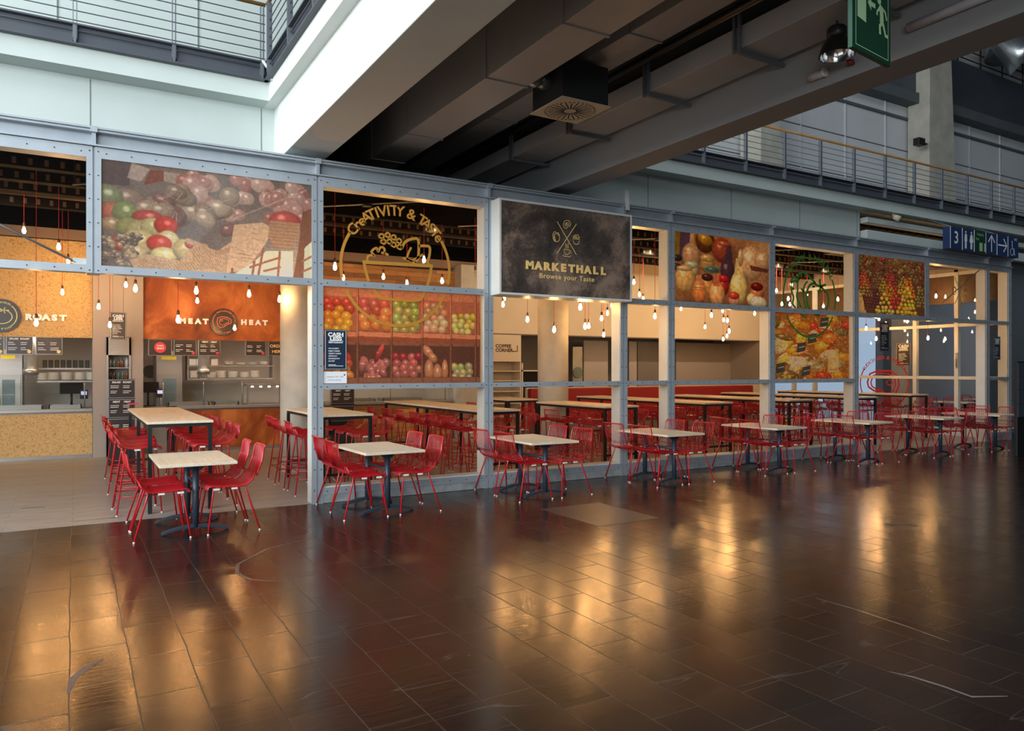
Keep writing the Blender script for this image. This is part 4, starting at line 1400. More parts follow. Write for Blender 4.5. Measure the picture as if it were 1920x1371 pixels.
# green salad logo
L0, R0 = pt(1469, 545), pt(1569, 545)
cx = (L0[0] + R0[0]) / 2; R = (R0[0] - L0[0]) / 2
cz = pt(1522, 634)[1] + R
root = empty('window_logo'); tag(root, 'round green film logo of lettuce and tomato reading healthy and natural', 'window logo')
mb = MB(); ring(mb, cx, cz, R - .02, 150, 390, .04, DY); mb.build('ring', M['green_film'], root)
mb = MB(); arc_text(mb, 'HeALTHY & NATURAL', cx, cz, R - .01, 146, 34, 0.16, DY, 0.004, sx=1.1); mb.build('lettering', M['green_film'], root)
cr2 = 5.96
def q6(*p): return [pt(1430 + a / cr2, 430 + b / cr2) for a, b in p]
mb = MB(); w = .045
line_(mb, q6((320, 590), (350, 540), (380, 545), (390, 585), (360, 575), (330, 610), (335, 700), (355, 760), (345, 830), (380, 880), (450, 960), (500, 985)), w, DY)
line_(mb, q6((420, 560), (410, 510), (450, 480), (490, 490), (530, 530), (580, 580), (600, 600)), w, DY)
line_(mb, q6((420, 540), (400, 600), (400, 680), (390, 750), (420, 830), (470, 940)), w, DY)
line_(mb, q6((515, 580), (480, 620), (465, 700), (470, 790), (500, 900)), w, DY)
line_(mb, q6((440, 660), (470, 700)), w, DY)
line_(mb, q6((600, 600), (540, 620), (510, 680), (500, 760), (510, 850), (560, 930), (620, 955), (690, 930), (735, 860), (745, 770), (720, 690)), w * 1.2, DY)
for a in range(5):
    an = math.radians(90 + a * 72)
    c0 = (660, 640)
    line_(mb, q6(c0, (c0[0] + 55 * math.cos(an) - 14 * math.sin(an), c0[1] - 65 * math.sin(an)), (c0[0] + 60 * math.cos(an), c0[1] - 75 * math.sin(an))), w * 1.1, DY)
mb.build('salad_drawing', M['green_film'], root)

# small gold cross logo in the upper right pane
def icons(mb, cx, cz, s, y, w):
    """cross with steak, salad, bowl and cup; s = half size of the cross"""
    mb.ribbon([(cx - .75 * s, cz + s), (cx + .75 * s, cz - s)], w, y); mb.ribbon([(cx + .75 * s, cz + s), (cx - .75 * s, cz - s)], w, y - .0003)
    def sp(pts, closed=True):
        mb.ribbon([(cx + u * s, cz + v * s) for u, v in pts], w * .8, y - .0006, closed)
    sp([(-.28, .88), (-.2, 1.08), (0, 1.16), (.2, 1.12), (.3, .95), (.24, .8), (.08, .78), (-.02, .64), (-.2, .64), (-.27, .76)])
    sp([(-.15, .92), (-.05, 1.0), (.12, 1.0), (.18, .9), (.02, .88), (-.06, .78), (-.16, .8)])
    sp([(-.06 + .05 * math.cos(a / 8 * 2 * PI), .93 + .04 * math.sin(a / 8 * 2 * PI)) for a in range(8)])
    # salad
    sp([(-.78 + .22 * math.cos(a), -.02 + .26 * math.sin(a)) for a in [k * PI / 8 for k in range(16)]])
    sp([(-1.08, .12), (-1.02, .3), (-.88, .34), (-.78, .26), (-.66, .3), (-.6, .2)], False); sp([(-1.08, .12), (-1.06, -.1), (-.98, -.24), (-.82, -.3)], False)
    sp([(-.98, .2), (-.94, -.02), (-.88, -.2)], False); sp([(-.62, .22), (-.7, .12), (-.56, .12), (-.62, .22)], False)
    # bowl
    sp([(.46, .02), (1.0, .02), (.94, -.22), (.84, -.32), (.62, -.32), (.52, -.2)]); sp([(.48, .1), (.98, .1)], False)
    sp([(.5, .12), (.52, .22), (.62, .2), (.64, .3), (.78, .26), (.84, .34), (.92, .22), (.98, .12)], False); sp([(.6, .14), (.7, .22), (.8, .14)], False)
    # cup
    sp([(-.24, -.72), (.2, -.72), (.16, -.96), (.06, -1.04), (-.1, -1.04), (-.2, -.94)]); sp([(.2, -.76), (.32, -.78), (.3, -.92), (.15, -.94)], False)
    sp([(-.32, -1.1), (-.2, -1.16), (.2, -1.16), (.3, -1.1)], False)
    for k in (-.1, 0, .1):
        sp([(k, -.64), (k + .03, -.56), (k - .02, -.48), (k + .02, -.4 + abs(k))], False)


c_ = pt(1802, 546)
root = empty('window_logo'); tag(root, 'small gold cross logo with four food icons in the upper right pane', 'window logo')
mb = MB(); icons(mb, c_[0], c_[1], 0.30, DY, 0.022); mb.build('icon_drawing', M['gold_film'], root)
c_ = math.cos(YAW)

# ================================================================ MARKET HALL SIGN
sx0, sx1, sz0, sz1, sy = 5.235, 7.655, 2.80, 4.175, 9.22
root = empty('shop_sign', (sx0, sy, sz0))
tag(root, 'large dark slate box sign reading MARKETHALL in gold letters', 'sign')
Wd, Hd = sx1 - sx0, sz1 - sz0
MB().box(0, Wd, 0.012, FY - sy, 0, Hd).build('box', M['frame_light'], root, bev=0.004)
MB().box(0.03, Wd - 0.03, 0.004, 0.012, 0.03, Hd - 0.03).build('face', M['slate'], root)
mb = MB()
mb.box(0, Wd, -0.002, 0.012, 0, 0.03).box(0, Wd, -0.002, 0.012, Hd - 0.03, Hd).box(0, 0.03, -0.002, 0.012, 0.03, Hd - 0.03).box(Wd - 0.03, Wd, -0.002, 0.012, 0.03, Hd - 0.03)
mb.build('edge_frame', M['frame_light'], root)
def sign_xy(px, py):
    a = at(px, py, sy); return a[0] - sx0, a[2] - sz0
cxs, czs = sign_xy(1063, 447)
mb = MB(); icons(mb, cxs, czs, 0.235, 0.001, 0.011); mb.build('cross_emblem', M['gold'], root)
a = sign_xy(988, 497); b = sign_xy(1136, 510)
mb = MB()
word = 'MARKETHALL'
for k, ch in enumerate(word):
    u = a[0] + 0.05 + (b[0] - a[0] - 0.10) * k / (len(word) - 1)
    put_text(mb, ch, u, (a[1] + b[1]) / 2, 0.155, 0.0, 0.009, sx=1.12, ext=0.006)
mb.build('name_lettering', M['gold'], root)
mb = MB(); c2 = sign_xy(1064, 521); put_text(mb, 'Browse your Taste', c2[0], c2[1], 0.105, 0.0, 0.0012, 1.12, sx=1.1, ext=0.001); mb.build('slogan_lettering', M['gold'], root)


# ================================================================ CASHLESS BOARDS
def cashless(name, x, y, z, w, h, m, lab, rz=0.0, back=False):
    root = empty(name, (x, y, z), rz)
    tag(root, lab, 'sign')
    MB().box(0, w, 0, 0.006, 0, h).build('board', M[m], root, bev=0.002)
    mb = MB()
    mb.ribbon([(0.012, 0.012), (w - 0.012, 0.012), (w - 0.012, h - 0.012), (0.012, h - 0.012)], 0.006, -0.0012, closed=True)
    mb.build('border_line', M['sign_white'], root)
    mb = MB()
    put_text(mb, 'CASH', w / 2, h * .87, w * .235, -0.0014, w * .012, sx=1.15)
    put_text(mb, 'LESS', w / 2, h * .77, w * .235, -0.0014, w * .012, sx=1.2)
    mb.box(w * .17, w * .83, -0.0016, -0.0008, h * .718, h * .724)
    put_text(mb, 'RESTAURANT', w / 2, h * .68, w * .095, -0.0014, w * .004, sx=1.1)
    for k, t in enumerate(('WE ACCEPT:', 'DEBIT CARDS', 'CREDIT CARDS', 'APPLE PAY', 'GOOGLE PAY', 'ALI PAY')):
        put_text(mb, t, w * .17, h * (.53 - .062 * k), w * .075, -0.0014, w * .002, align='LEFT', sx=1.1)
    for k in range(2):
        mb.box(w * .17, w * (.5 + .33 * k), -0.0016, -0.0008, h * (.125 - .03 * k), h * (.137 - .03 * k))
    mb.build('lettering', M['sign_white'], root)
    return root


x0, x1, z0, z1 = rect(609, 618, 651, 694, FY)
cashless('cashless_sign', x0, FY + 0.012, z0, x1 - x0, z1 - z0, 'navy', 'navy cashless restaurant board on the window with the fruit crate print')
x0, x1, z0, z1 = rect(607, 697, 651, 719, FY)
root = empty('notice', (x0, FY + 0.017, z0)); tag(root, 'white paper notice taped below the navy cashless board', 'notice')
MB().box(0, x1 - x0, 0, 0.001, 0, z1 - z0).build('sheet', M['paper'], root)
mb = MB()
for k in range(2):
    put_text(mb, ['restaurant 11:00 - 17:00', 'welcome, bitte hier'][k], (x1 - x0) / 2, (z1 - z0) * (.56 - .28 * k), 0.022, -0.001)
mb.disc((x1 - x0) * .9, (z1 - z0) * .72, 0.010, -0.001)
mb.build('writing', M['navy'], root)
x0, x1, z0, z1 = rect(1683, 603, 1697, 641, 10.6)
r_ = cashless('cashless_sign', 15.62, 10.2, 2.13, .36, .66, 'navy', 'dark cashless board hanging in the doorway left of the glass corner')
for u in (.05, .31):
    MB().tube([(u, .003, .65), (u, .003, 4.345 - 2.13)], .003, 4).build('wire', M['rail'], r_)
cashless('cashless_sign', 19.0, FY + 0.012, 1.95, .30, .56, 'navy', 'small blue cashless board on the narrow corner pane at the far right')

# ================================================================ CHAIRS, STOOLS, TABLES
def shell_profile(zs, zb, depth_back):
    """side profile of the wire shell from the front lip of the seat to the top of the back (x forward)"""
    return [(0.245, zs - 0.035), (0.235, zs - 0.008), (0.20, zs), (0.08, zs - 0.012), (-0.06, zs - 0.02), (-0.14, zs - 0.008), (-0.20, zs + 0.04),
            (-0.235, zs + 0.11), (-0.255, zs + 0.2 * (zb - zs)), (depth_back * .5 - .14, zs + 0.62 * (zb - zs)), (depth_back + .01, zb - 0.02), (depth_back - 0.012, zb)]


def make_seat(root, zs, zb, depth_back, half_f=0.235, half_s=0.245, half_b=0.205):
    prof = shell_profile(zs, zb, depth_back)
    NS = 6       # seat part of the profile
    n = len(prof)
    def half(i):
        if i <= NS: return half_f + (half_s - half_f) * i / NS
        return half_s + (half_b - half_s) * (i - NS) / (n - 1 - NS)
    seat, back = MB(), MB()
    rods = 13
    for k in range(rods):
        f = -1 + 2 * k / (rods - 1)
        r = 0.0092 if k in (0, rods - 1) else 0.0045
        sg = 6 if k in (0, rods - 1) else 4
        pts = [(p[0] - 0.012 * (1 - f * f) * (i > NS), f * half(i), p[1] - 0.012 * (1 - f * f) * (i <= NS)) for i, p in enumerate(prof)]
        seat.tube(pts[:NS + 1], r, sg, False)
        back.tube(pts[NS:], r, sg, False)
    def cross(mbx, i, r, dz=0.0):
        p = prof[i]
        pts = []
        for k in range(9):
            f = -1 + 2 * k / 8
            pts.append((p[0] - 0.012 * (1 - f * f) * (i > NS), f * half(i), p[1] + dz - 0.012 * (1 - f * f) * (i <= NS)))
        mbx.tube(pts, r, 6, False)
    cross(seat, 0, 0.009); cross(seat, 2, 0.005, -0.008); cross(seat, 4, 0.005, -0.008)
    cross(back, n - 1, 0.0095); cross(back, NS, 0.005, -0.006)
    seat.build('seat', M['red'], root)
    back.build('backrest', M['red'], root)


def make_legs(root, zs, fx, rx, fy, foot_ring=None):
    for sx, x_foot, x_top in ((1, fx, 0.185), (-1, rx, -0.14)):
        for s2 in (1, -1):
            top = (x_top, s2 * 0.205, zs - 0.02)
            foot = (x_foot, s2 * fy, 0.012)
            mb = MB().tube([(x_top - sx * 0.02, s2 * 0.19, zs - 0.014), top, (x_top + (x_foot - x_top) * .06, s2 * (0.205 + (fy - .205) * .06), zs - 0.07), foot], 0.0095, 7)
            leg = mb.build('leg', M['red'], root)
            MB().tube([(x_foot, s2 * fy, 0.0), (x_foot, s2 * fy, 0.016)], 0.011, 8).build('glide', M['white_plastic'], leg)
    for x in (0.16, -0.02):
        for s2 in (1, -1):
            MB().box(x - 0.03, x + 0.03, s2 * 0.235 - 0.012, s2 * 0.235 + 0.012, zs - 0.045, zs - 0.026).build('stacking_buffer', M['white_plastic'], root)
    if foot_ring:
        for z in foot_ring:
            t = (zs - z) / zs
            xf = 0.185 + (fx - 0.185) * t; xr = -0.14 + (rx + 0.14) * t; yy = 0.205 + (fy - 0.205) * t
            MB().tube([(xf, -yy, z), (xf, yy, z), (xr, yy, z), (xr, -yy, z), (xf, -yy, z)], 0.007, 6).build('footrest', M['red'], root)


def make_chair():
    root = empty('wire_chair')
    make_seat(root, 0.50, 0.89, -0.34)
    make_legs(root, 0.50, 0.25, -0.27, 0.285)
    return root


def make_stool():
    root = empty('bar_stool')
    make_seat(root, 0.80, 1.0, -0.29, 0.22, 0.235, 0.20)
    make_legs(root, 0.80, 0.24, -0.24, 0.27, (0.22, 0.33))
    return root


def make_table():
    root = empty('cafe_table')
    MB().box(-0.375, 0.375, -0.60, 0.60, 0.73, 0.76).build('table_top', M['oak'], root, bev=0.003)
    for s2 in (1, -1):
        y = s2 * 0.335
        MB().tube([(0, y, 0.06), (0, y, 0.72)], 0.034, 16).build('post', M['blue_steel'], root)
        mb = MB()
        mb.prism([(-0.20, 0.715), (0.20, 0.715), (0.20, 0.73), (-0.20, 0.73)], y - 0.03, y + 0.03, 'y')
        mb.prism([(-0.05, 0.66), (0.05, 0.66), (0.10, 0.715), (-0.10, 0.715)], y - 0.025, y + 0.025, 'y')
        mb.build('top_bracket', M['blue_steel'], root, bev=0.003)
        up, lo = [], []
        for k in range(17):
            t = -1 + 2 * k / 16
            x = t * 0.33
            up.append((x, 0.018 + 0.062 * (1 - t * t) + 0.012))
            lo.append((x, 0.0 + 0.055 * (1 - t * t)))
        mb = MB().prism(lo + list(reversed(up)), y - 0.027, y + 0.027, 'y')
        mb.build('arched_foot', M['blue_steel'], root, bev=0.004)
    MB().tube([(0, -0.335, 0.52), (0, 0.335, 0.52)], 0.016, 10).build('crossbar', M['blue_steel'], root)
    return root


def make_high(L, n_legs):
    root = empty('high_table')
    MB().box(-0.37, 0.37, -L / 2, L / 2, 1.07, 1.10).build('table_top', M['oak'], root, bev=0.003)
    mb = MB()
    for s2 in (-1, 1):
        mb.box(s2 * 0.335 - 0.018, s2 * 0.335 + 0.018, -L / 2 + 0.02, L / 2 - 0.02, 1.03, 1.07)
        mb.box(-0.32, 0.32, s2 * (L / 2 - 0.04) - 0.018, s2 * (L / 2 - 0.04) + 0.018, 1.03, 1.07)
    mb.build('apron', M['black'], root)
    for k in range(n_legs):
        y = -L / 2 + 0.04 + (L - 0.08) * k / (n_legs - 1)
        for s2 in (-1, 1):
            MB().box(s2 * 0.335 - 0.022, s2 * 0.335 + 0.022, y - 0.022, y + 0.022, 0.004, 1.03).build('leg', M['black'], root)
    for s2 in (-1, 1):
        MB().box(-0.315, 0.315, s2 * (L / 2 - 0.04) - 0.015, s2 * (L / 2 - 0.04) + 0.015, 0.25, 0.285).build('foot_bar', M['black'], root)
    return root


place = ['in front of the open entrance', 'before the fruit crates print', 'below the left half of the black sign', 'under the right edge of the black sign',
         'below the clay pots print', 'below the green salad logo', 'below the fruit stall print', 'at the far right end of the row']
TX = [1.12, 3.26, 5.54, 7.87, 10.22, 12.62, 14.98, 17.05]
TR = [0.0, 0.02, -0.02, 0.0, 0.01, 0.03, 0.02, 0.02]
chair0 = make_chair(); table0 = make_table()
first = [True, True]
rc = random.Random(4)
for i, x in enumerate(TX):
    t = table0 if i == 0 else copy_tree(table0)
    t.location = (x, 8.82, 0.0); t.rotation_euler = (0, 0, TR[i])
    tag(t, 'small pale oak cafe table ' + place[i], 'table', 'oak cafe tables outside')
    for side in (-1, 1):
        for k, (yy, nm) in enumerate(((8.53, 'nearer'), (9.15, 'window-side'))):
            c = chair0 if first[0] else copy_tree(chair0)
            first[0] = False
            c.location = (x + side * 0.32 + rc.uniform(-.015, .015), yy + rc.uniform(-.012, .012), 0.0)
            c.rotation_euler = (0, 0, (0 if side < 0 else PI) + rc.uniform(-.04, .04) + (0.03 if i in (2, 3) else 0))
            tag(c, 'red wire chair, %s %s, table %s' % (nm, 'left' if side < 0 else 'right', place[i]), 'chair', 'red wire chairs at the outside tables')

highs = [(1.125, 9.78, 13.4, 3, 'just inside the open entrance', 6), (3.29, 10.05, 12.05, 2, 'beside the front concrete column', 3), (5.66, 9.95, 13.95, 3, 'behind the fruit crates window', 6),
         (8.05, 9.95, 12.1, 2, 'behind the black sign bay', 3), (10.5, 10.1, 14.2, 3, 'behind the clay pots bay', 6), (12.85, 10.1, 13.8, 3, 'behind the green logo bay', 5),
         (15.4, 10.35, 14.4, 3, 'beside the fruit stall bay', 5), (18.1, 10.75, 14.8, 3, 'nearest the glass side wall', 5), (8.1, 13.25, 14.6, 2, 'before the coffee corner shelves', 2)]
stool0 = make_stool()
protos = {}
ordn = ['nearest', 'second', 'third', 'fourth', 'fifth', 'farthest']
firsts = True
for (x, y0, y1, nl, pl, ns) in highs:
    L = y1 - y0
    t = make_high(L, nl)
    t.location = (x, (y0 + y1) / 2, 0)
    tag(t, 'high oak table on black legs %s' % pl, 'high table', 'high tables in the restaurant')
    for side in (-1, 1):
        for k in range(ns):
            c = stool0 if firsts else copy_tree(stool0)
            firsts = False
            yy = y0 + 0.33 + (L - 0.66) * k / (ns - 1) if ns > 1 else (y0 + y1) / 2
            c.location = (x + side * 0.43 + rc.uniform(-.03, .03), yy + rc.uniform(-.03, .03), 0.004)
            c.rotation_euler = (0, 0, (0 if side < 0 else PI) + rc.uniform(-.08, .08))
            w_ = ordn[k] if k < ns - 1 or ns == 6 else 'farthest'
            tag(c, 'red bar stool, %s in %s row, %s' % (w_, 'left' if side < 0 else 'right', pl), 'bar stool', 'red bar stools at the high tables')
# tables and chairs of the neighbouring area seen through the side glazing
far = ['left', 'right']
for i, (x, y) in enumerate(((22.4, 12.3), (25.2, 12.8))):
    t = copy_tree(table0); t.location = (x, y, 0); t.rotation_euler = (0, 0, 0)
    tag(t, 'oak cafe table beyond the glass side wall, %s of two' % far[i], 'table', 'tables beyond the side glazing')
    for side in (-1, 1):
        for yy, nm in ((-.3, 'nearer'), (.32, 'farther')):
            c = copy_tree(chair0)
            c.location = (x + side * .36, y + yy, 0); c.rotation_euler = (0, 0, 0 if side < 0 else PI)
            tag(c, 'red wire chair beyond glass side wall, %s, %s side of %s table' % (nm, 'left' if side < 0 else 'right', far[i]), 'chair', 'chairs beyond the side glazing')

# ================================================================ INTERIOR
struct('wall_indoor_back_left', MB().box(-8, 9.6, 19.2, 19.4, 0, 5), mat('kitchen_tile_wall', srgb(196, 188, 178), 0.5, var=0.05, scale=3))
struct('wall_indoor_left', MB().box(-8.2, -8, FY + 0.3, 19.4, 0, 5), M['taupe'])
struct('wall_indoor_back_right', MB().box(9.6, XE + .1, 19.2, 19.4, 0, 5), M['dark_wall'])
struct('ceiling_indoor', MB().box(-8, BX0, 10.47, 19.4, 4.95, 5.0), M['deck'])
struct('ceiling_indoor', MB().box(BX0, 6.9, 12.2, 19.4, 4.95, 5.0), M['deck'])
struct('ceiling_indoor', MB().box(6.9, XE + .1, 10.47, 19.4, 4.95, 5.0), M['deck'])
for k, (y, z0, z1) in enumerate(((12.32, 4.52, 4.78), (12.9, 4.45, 4.72), (13.9, 4.5, 4.8), (15.1, 4.5, 4.75))):
    mb = MB().box(-8, XE, y - .09, y + .09, z0, z1)
    o = mb.build('ceiling_joist', mat('dark_ceiling_joist', srgb(24, 20, 18), 0.8, var=.1, spec=.1))
    tag(o, ['dark ceiling joist closest to the shop windows', 'dark ceiling joist, second from the windows', 'dark ceiling joist, third from the windows', 'dark ceiling joist closest to the counters'][k], 'joist')
    lc = MB()
    for q in range(120):
        x = -3 + q * .19
        lc.box(x, x + .05, y - .094, y - .09, z0 + .03, z0 + .12)
    sl = lc.build('slots', mat('bright_slot_edge', srgb(96, 74, 54), .5), o)
    sl['kind'] = 'stuff'
for k, (y, z, r) in enumerate(((14.5, 4.72, .16), (13.2, 4.78, .12))):
    tag(MB().tube([(-8, y, z), (XE, y, z)], r, 14).build('indoor_duct', mat('brown_round_duct', srgb(60, 48, 40), .45, .4)), ['thick round duct under the indoor ceiling', 'thinner round duct under the indoor ceiling'][k], 'duct')

# ---- kitchen fronts
KY = 16.7
def plate(name, x0, x1, z0, z1, y, d, m, lab, cat, parent=None, bev=0.0):
    o = box_obj(name, (x0, x1, y, y + d, z0, z1), M[m] if isinstance(m, str) else m, parent, bev)
    if not parent: tag(o, lab, cat)
    return o


# fascia panels with lettering
root = empty('fascia_panel'); tag(root, 'cork textured fascia with ROAST lettering and round tomato badge', 'fascia')
plate('panel', -4.2, 0.33, 2.335, 4.20, KY, .08, 'cork', '', '', root)
a = at(48, 595, KY); b = at(124, 595, KY)
mb = MB()
for k, ch in enumerate('ROAST'):
    put_text(mb, ch, a[0] + .05 + (b[0] - a[0] - .1) * k / 4, a[2], 0.15, KY - .03, .010, sx=1.2, ext=.008)
mb.build('lettering', M['letter_white'], root)
p = at(3, 592, KY)
badge = MB().tube([(p[0], KY - .05, p[2]), (p[0], KY, p[2])], .31, 40).build('round_badge', M['menu'], root)
mb = MB()
mb.ribbon(arc(p[0], p[2], .24, -55, 50, 20), .016, KY - .053); mb.ribbon(arc(p[0], p[2], .24, 130, 230, 20), .016, KY - .053)
mb.ribbon([(p[0] + .15 * math.cos(t) * 1.1, p[2] - .02 + .13 * math.sin(t)) for t in [k * PI / 12 for k in range(24)]], .016, KY - .053, True)
for t in range(5):
    an = t * 2 * PI / 5
    mb.ribbon([(p[0] + .03, p[2] + .1), (p[0] + .03 + .09 * math.cos(an), p[2] + .1 + .06 * math.sin(an))], .016, KY - .0535)
arc_text(mb, 'FRESH & NATURAL', p[0], p[2], .245, 125, 55, .05, KY - .053, .001)
arc_text(mb, 'SALADS & ROAST', p[0], p[2], .245, 235, 305, .045, KY - .053, .001)
mb.build('badge_drawing', mat('pale_green_lettering', srgb(206, 206, 130), .5), badge)

root = empty('fascia_panel'); tag(root, 'rusty copper fascia with MEAT HEAT lettering and round steak badge', 'fascia')
plate('panel', 1.22, 4.6, 2.335, 4.20, KY, .08, 'copper', '', '', root)
mb = MB()
for wd, p0, p1, yy in (('MEAT', 338, 389, 603), ('HEAT', 453, 500, 605.5)):
    a = at(p0, yy, KY); b = at(p1, yy, KY)
    for k, ch in enumerate(wd):
        put_text(mb, ch, a[0] + .04 + (b[0] - a[0] - .08) * k / 3, (a[2] + b[2]) / 2 - .0, .142, KY - .03, .010, sx=1.12, ext=.008)
mb.build('lettering', M['letter_white'], root)
p = at(419.5, 604, KY)
badge = MB().tube([(p[0], KY - .05, p[2]), (p[0], KY, p[2])], .285, 40).build('round_badge', M['menu'], root)
mb = MB()
mb.ribbon(arc(p[0], p[2], .225, -45, 45, 20), .014, KY - .053); mb.ribbon(arc(p[0], p[2], .225, 135, 225, 20), .014, KY - .053)
st = [(-.14, .0), (-.13, .08), (-.05, .11), (.06, .10), (.14, .05), (.14, -.02), (.06, -.05), (.0, -.1), (-.08, -.12), (-.13, -.07)]
mb.ribbon([(p[0] + u, p[2] + v) for u, v in st], .016, KY - .053, True)
mb.ribbon([(p[0] + u * .66, p[2] + .005 + v * .62) for u, v in st], .012, KY - .053, True)
mb.ribbon([(p[0] - .05 + .022 * math.cos(t), p[2] + .03 + .018 * math.sin(t)) for t in [k * PI / 6 for k in range(12)]], .010, KY - .0535, True)
arc_text(mb, 'TENDER & DELICIOUS', p[0], p[2], .23, 128, 52, .042, KY - .053, .001)
arc_text(mb, 'MEAT & HEAT', p[0], p[2], .23, 238, 302, .042, KY - .053, .001)
mb.build('badge_drawing', mat('salmon_lettering', srgb(226, 110, 84), .5), badge)

root = empty('fascia_panel'); tag(root, 'reclaimed wood plank fascia above the middle counter', 'fascia')
plate('panel', 4.9, 8.25, 2.335, 4.16, KY, .08, 'reclaimed', '', '', root)
tag(box_obj('clad_pillar', (8.2, 8.95, KY - .35, KY + .4, 0.004, 4.3), M['concrete'], bev=.01), 'square plaster pillar right of the reclaimed wood fascia', 'pillar')
# band above the fascias
struct('wall_indoor_band', MB().box(-8, 9.0, KY - .02, KY + .2, 4.22, 4.42), mat('brown_plaster_band', srgb(140, 116, 98), .7, var=.05))
struct('wall_indoor_band_upper', MB().box(-8, 9.0, KY - .02, KY + .2, 4.42, 4.95), M['void'])
# taupe pilaster with glass fridge
root = empty('pilaster'); tag(root, 'taupe full height partition between the cork and copper fascias', 'partition')
plate('panel_left', .335, .56, .004, 4.2, KY - .1, .9, 'taupe', '', '', root)
plate('panel_right', 1.0, 1.215, .004, 4.2, KY - .1, .9, 'taupe', '', '', root)
plate('panel_top', .56, 1.0, 2.36, 4.2, KY - .1, .9, 'taupe', '', '', root)
x0, x1, z0, z1 = rect(188, 636, 255, 860, KY - .1)
root = empty('drinks_fridge'); tag(root, 'tall steel drinks cabinet with open shelves below the hanging cashless board', 'fridge')
fx0, fx1 = .562, .998
mb = MB().box(fx0, fx0 + .04, KY - .14, KY + .5, .004, 2.35).box(fx1 - .04, fx1, KY - .14, KY + .5, .004, 2.35).box(fx0, fx1, KY + .45, KY + .5, .004, 2.35).box(fx0, fx1, KY - .14, KY + .5, 2.0, 2.35).box(fx0, fx1, KY - .14, KY + .5, .004, .5)
mb.build('cabinet', M['steel'], root, bev=.004)
for z in (.75, 1.0, 1.25, 1.5, 1.74):
    box_obj('shelf', (fx0 + .04, fx1 - .04, KY - .1, KY + .45, z, z + .02), M['steel_dark'], root)
box_obj('header_strip', (fx0 + .04, fx1 - .04, KY - .145, KY - .14, 2.02, 2.22), M['steel'], root)
n = 0
bcols = [srgb(84, 92, 84), srgb(110, 70, 48), srgb(190, 190, 184), srgb(52, 40, 34)]
bm_ = [mat('bottle_colour_%s' % c, cc, .15) for c, cc in zip(('green', 'amber', 'white', 'brown'), bcols)]
rows_lab = ['lowest', 'second lowest', 'middle', 'second highest', 'topmost']
for si, z in enumerate((.77, 1.02, 1.27, 1.52, 1.76)):
    for k in range(5):
        x = fx0 + .075 + k * .072
        o = MB().lathe([(0, 0), (.028, 0), (.028, .13), (.012, .165), (.012, .19), (0, .19)], 10).build('bottle', bm_[(si + k // 2) % 4], loc=(x, KY - .05, z))
        tag(o, '%s bottle on the %s shelf of the drinks cabinet' % (['leftmost', 'second', 'middle', 'fourth', 'rightmost'][k], rows_lab[si]), 'bottle', 'bottles in the drinks cabinet')
# hanging cashless board
x0, x1, z0, z1 = rect(206, 586, 237, 637, 15.6)
r_ = cashless('cashless_sign', x0, 15.6, z0, x1 - x0, z1 - z0, 'menu', 'dark cashless board hanging on wires before the taupe partition')
for u in (.05, x1 - x0 - .05):
    MB().tube([(u, .003, z1 - z0), (u, .003, 4.9 - z0)], .003, 4).build('wire', M['rail'], r_)


def menu_text(mb, x0, x1, z0, z1, y, head, two=True):
    w, h = x1 - x0, z1 - z0
    if head:
        for k, t in enumerate(head):
            put_text(mb, t, x0 + w * (.3 + .4 * k) if len(head) > 1 else x0 + w / 2, z1 - h * .12, min(h * .13, w * .1), y, .0015, sx=1.1)
    rr = random.Random(int(x0 * 100))
    for c in range(2):
        for k in range(5):
            if k == 2: continue
            z = z1 - h * (.34 + .1 * k)
            mb.box(x0 + w * (.08 + .46 * c), x0 + w * (.08 + .46 * c + rr.uniform(.16, .34)), y - .0006, y, z, z + h * .028)


# counters
def counter(x0, x1, m, lab, glass_x=None):
    root = empty('service_counter'); tag(root, lab, 'counter')
    box_obj('front', (x0, x1, KY, KY + .06, .07, .87), M[m], root)
    box_obj('body', (x0, x1, KY + .06, KY + .75, .01, .9), M['steel_dark'], root)
    box_obj('plinth', (x0, x1, KY + .01, KY + .06, .004, .07), M['steel_dark'], root)
    box_obj('worktop', (x0, x1, KY - .04, KY + .8, .90, .96), M['steel'], root, bev=.006)
    return root


c1 = counter(-4.2, .33, 'cork', 'steel topped counter with coarse cork front at the left')
c2 = counter(1.85, 4.75, 'copper', 'steel topped counter with rusty copper front')
c3 = counter(4.95, 8.15, 'reclaimed', 'steel topped counter with wood front behind the crates window')
# glass guards and food wells on the counters
for (x0, x1, lab) in ((-3.6, .2, 'glass sneeze guard on the cork counter'), (1.6, 3.15, 'glass sneeze guard on the left part of the copper counter'), (5.1, 8.0, 'glass sneeze guard on the wood fronted counter')):
    g = empty('sneeze_guard'); tag(g, lab, 'glass guard')
    MB().box(x0, x1, KY + .1, KY + .108, .97, 1.42).build('glass', M['clear'], g)
    for x in (x0, (x0 + x1) / 2, x1):
        MB().tube([(x, KY + .13, .96), (x, KY + .13, 1.45)], .012, 8).build('support', M['steel'], g)
    MB().box(x0, x1, KY + .09, KY + .45, 1.44, 1.452).build('top_glass', M['clear'], g)
wells = ((-2.3, -1.5), (-1.35, -.5), (-.4, .15), (1.7, 2.5), (2.6, 3.1), (5.3, 6.2), (6.4, 7.4))
wl = ['cork counter, left', 'cork counter, middle', 'cork counter, right', 'copper counter, left', 'copper counter, right', 'wood counter, left', 'wood counter, right']
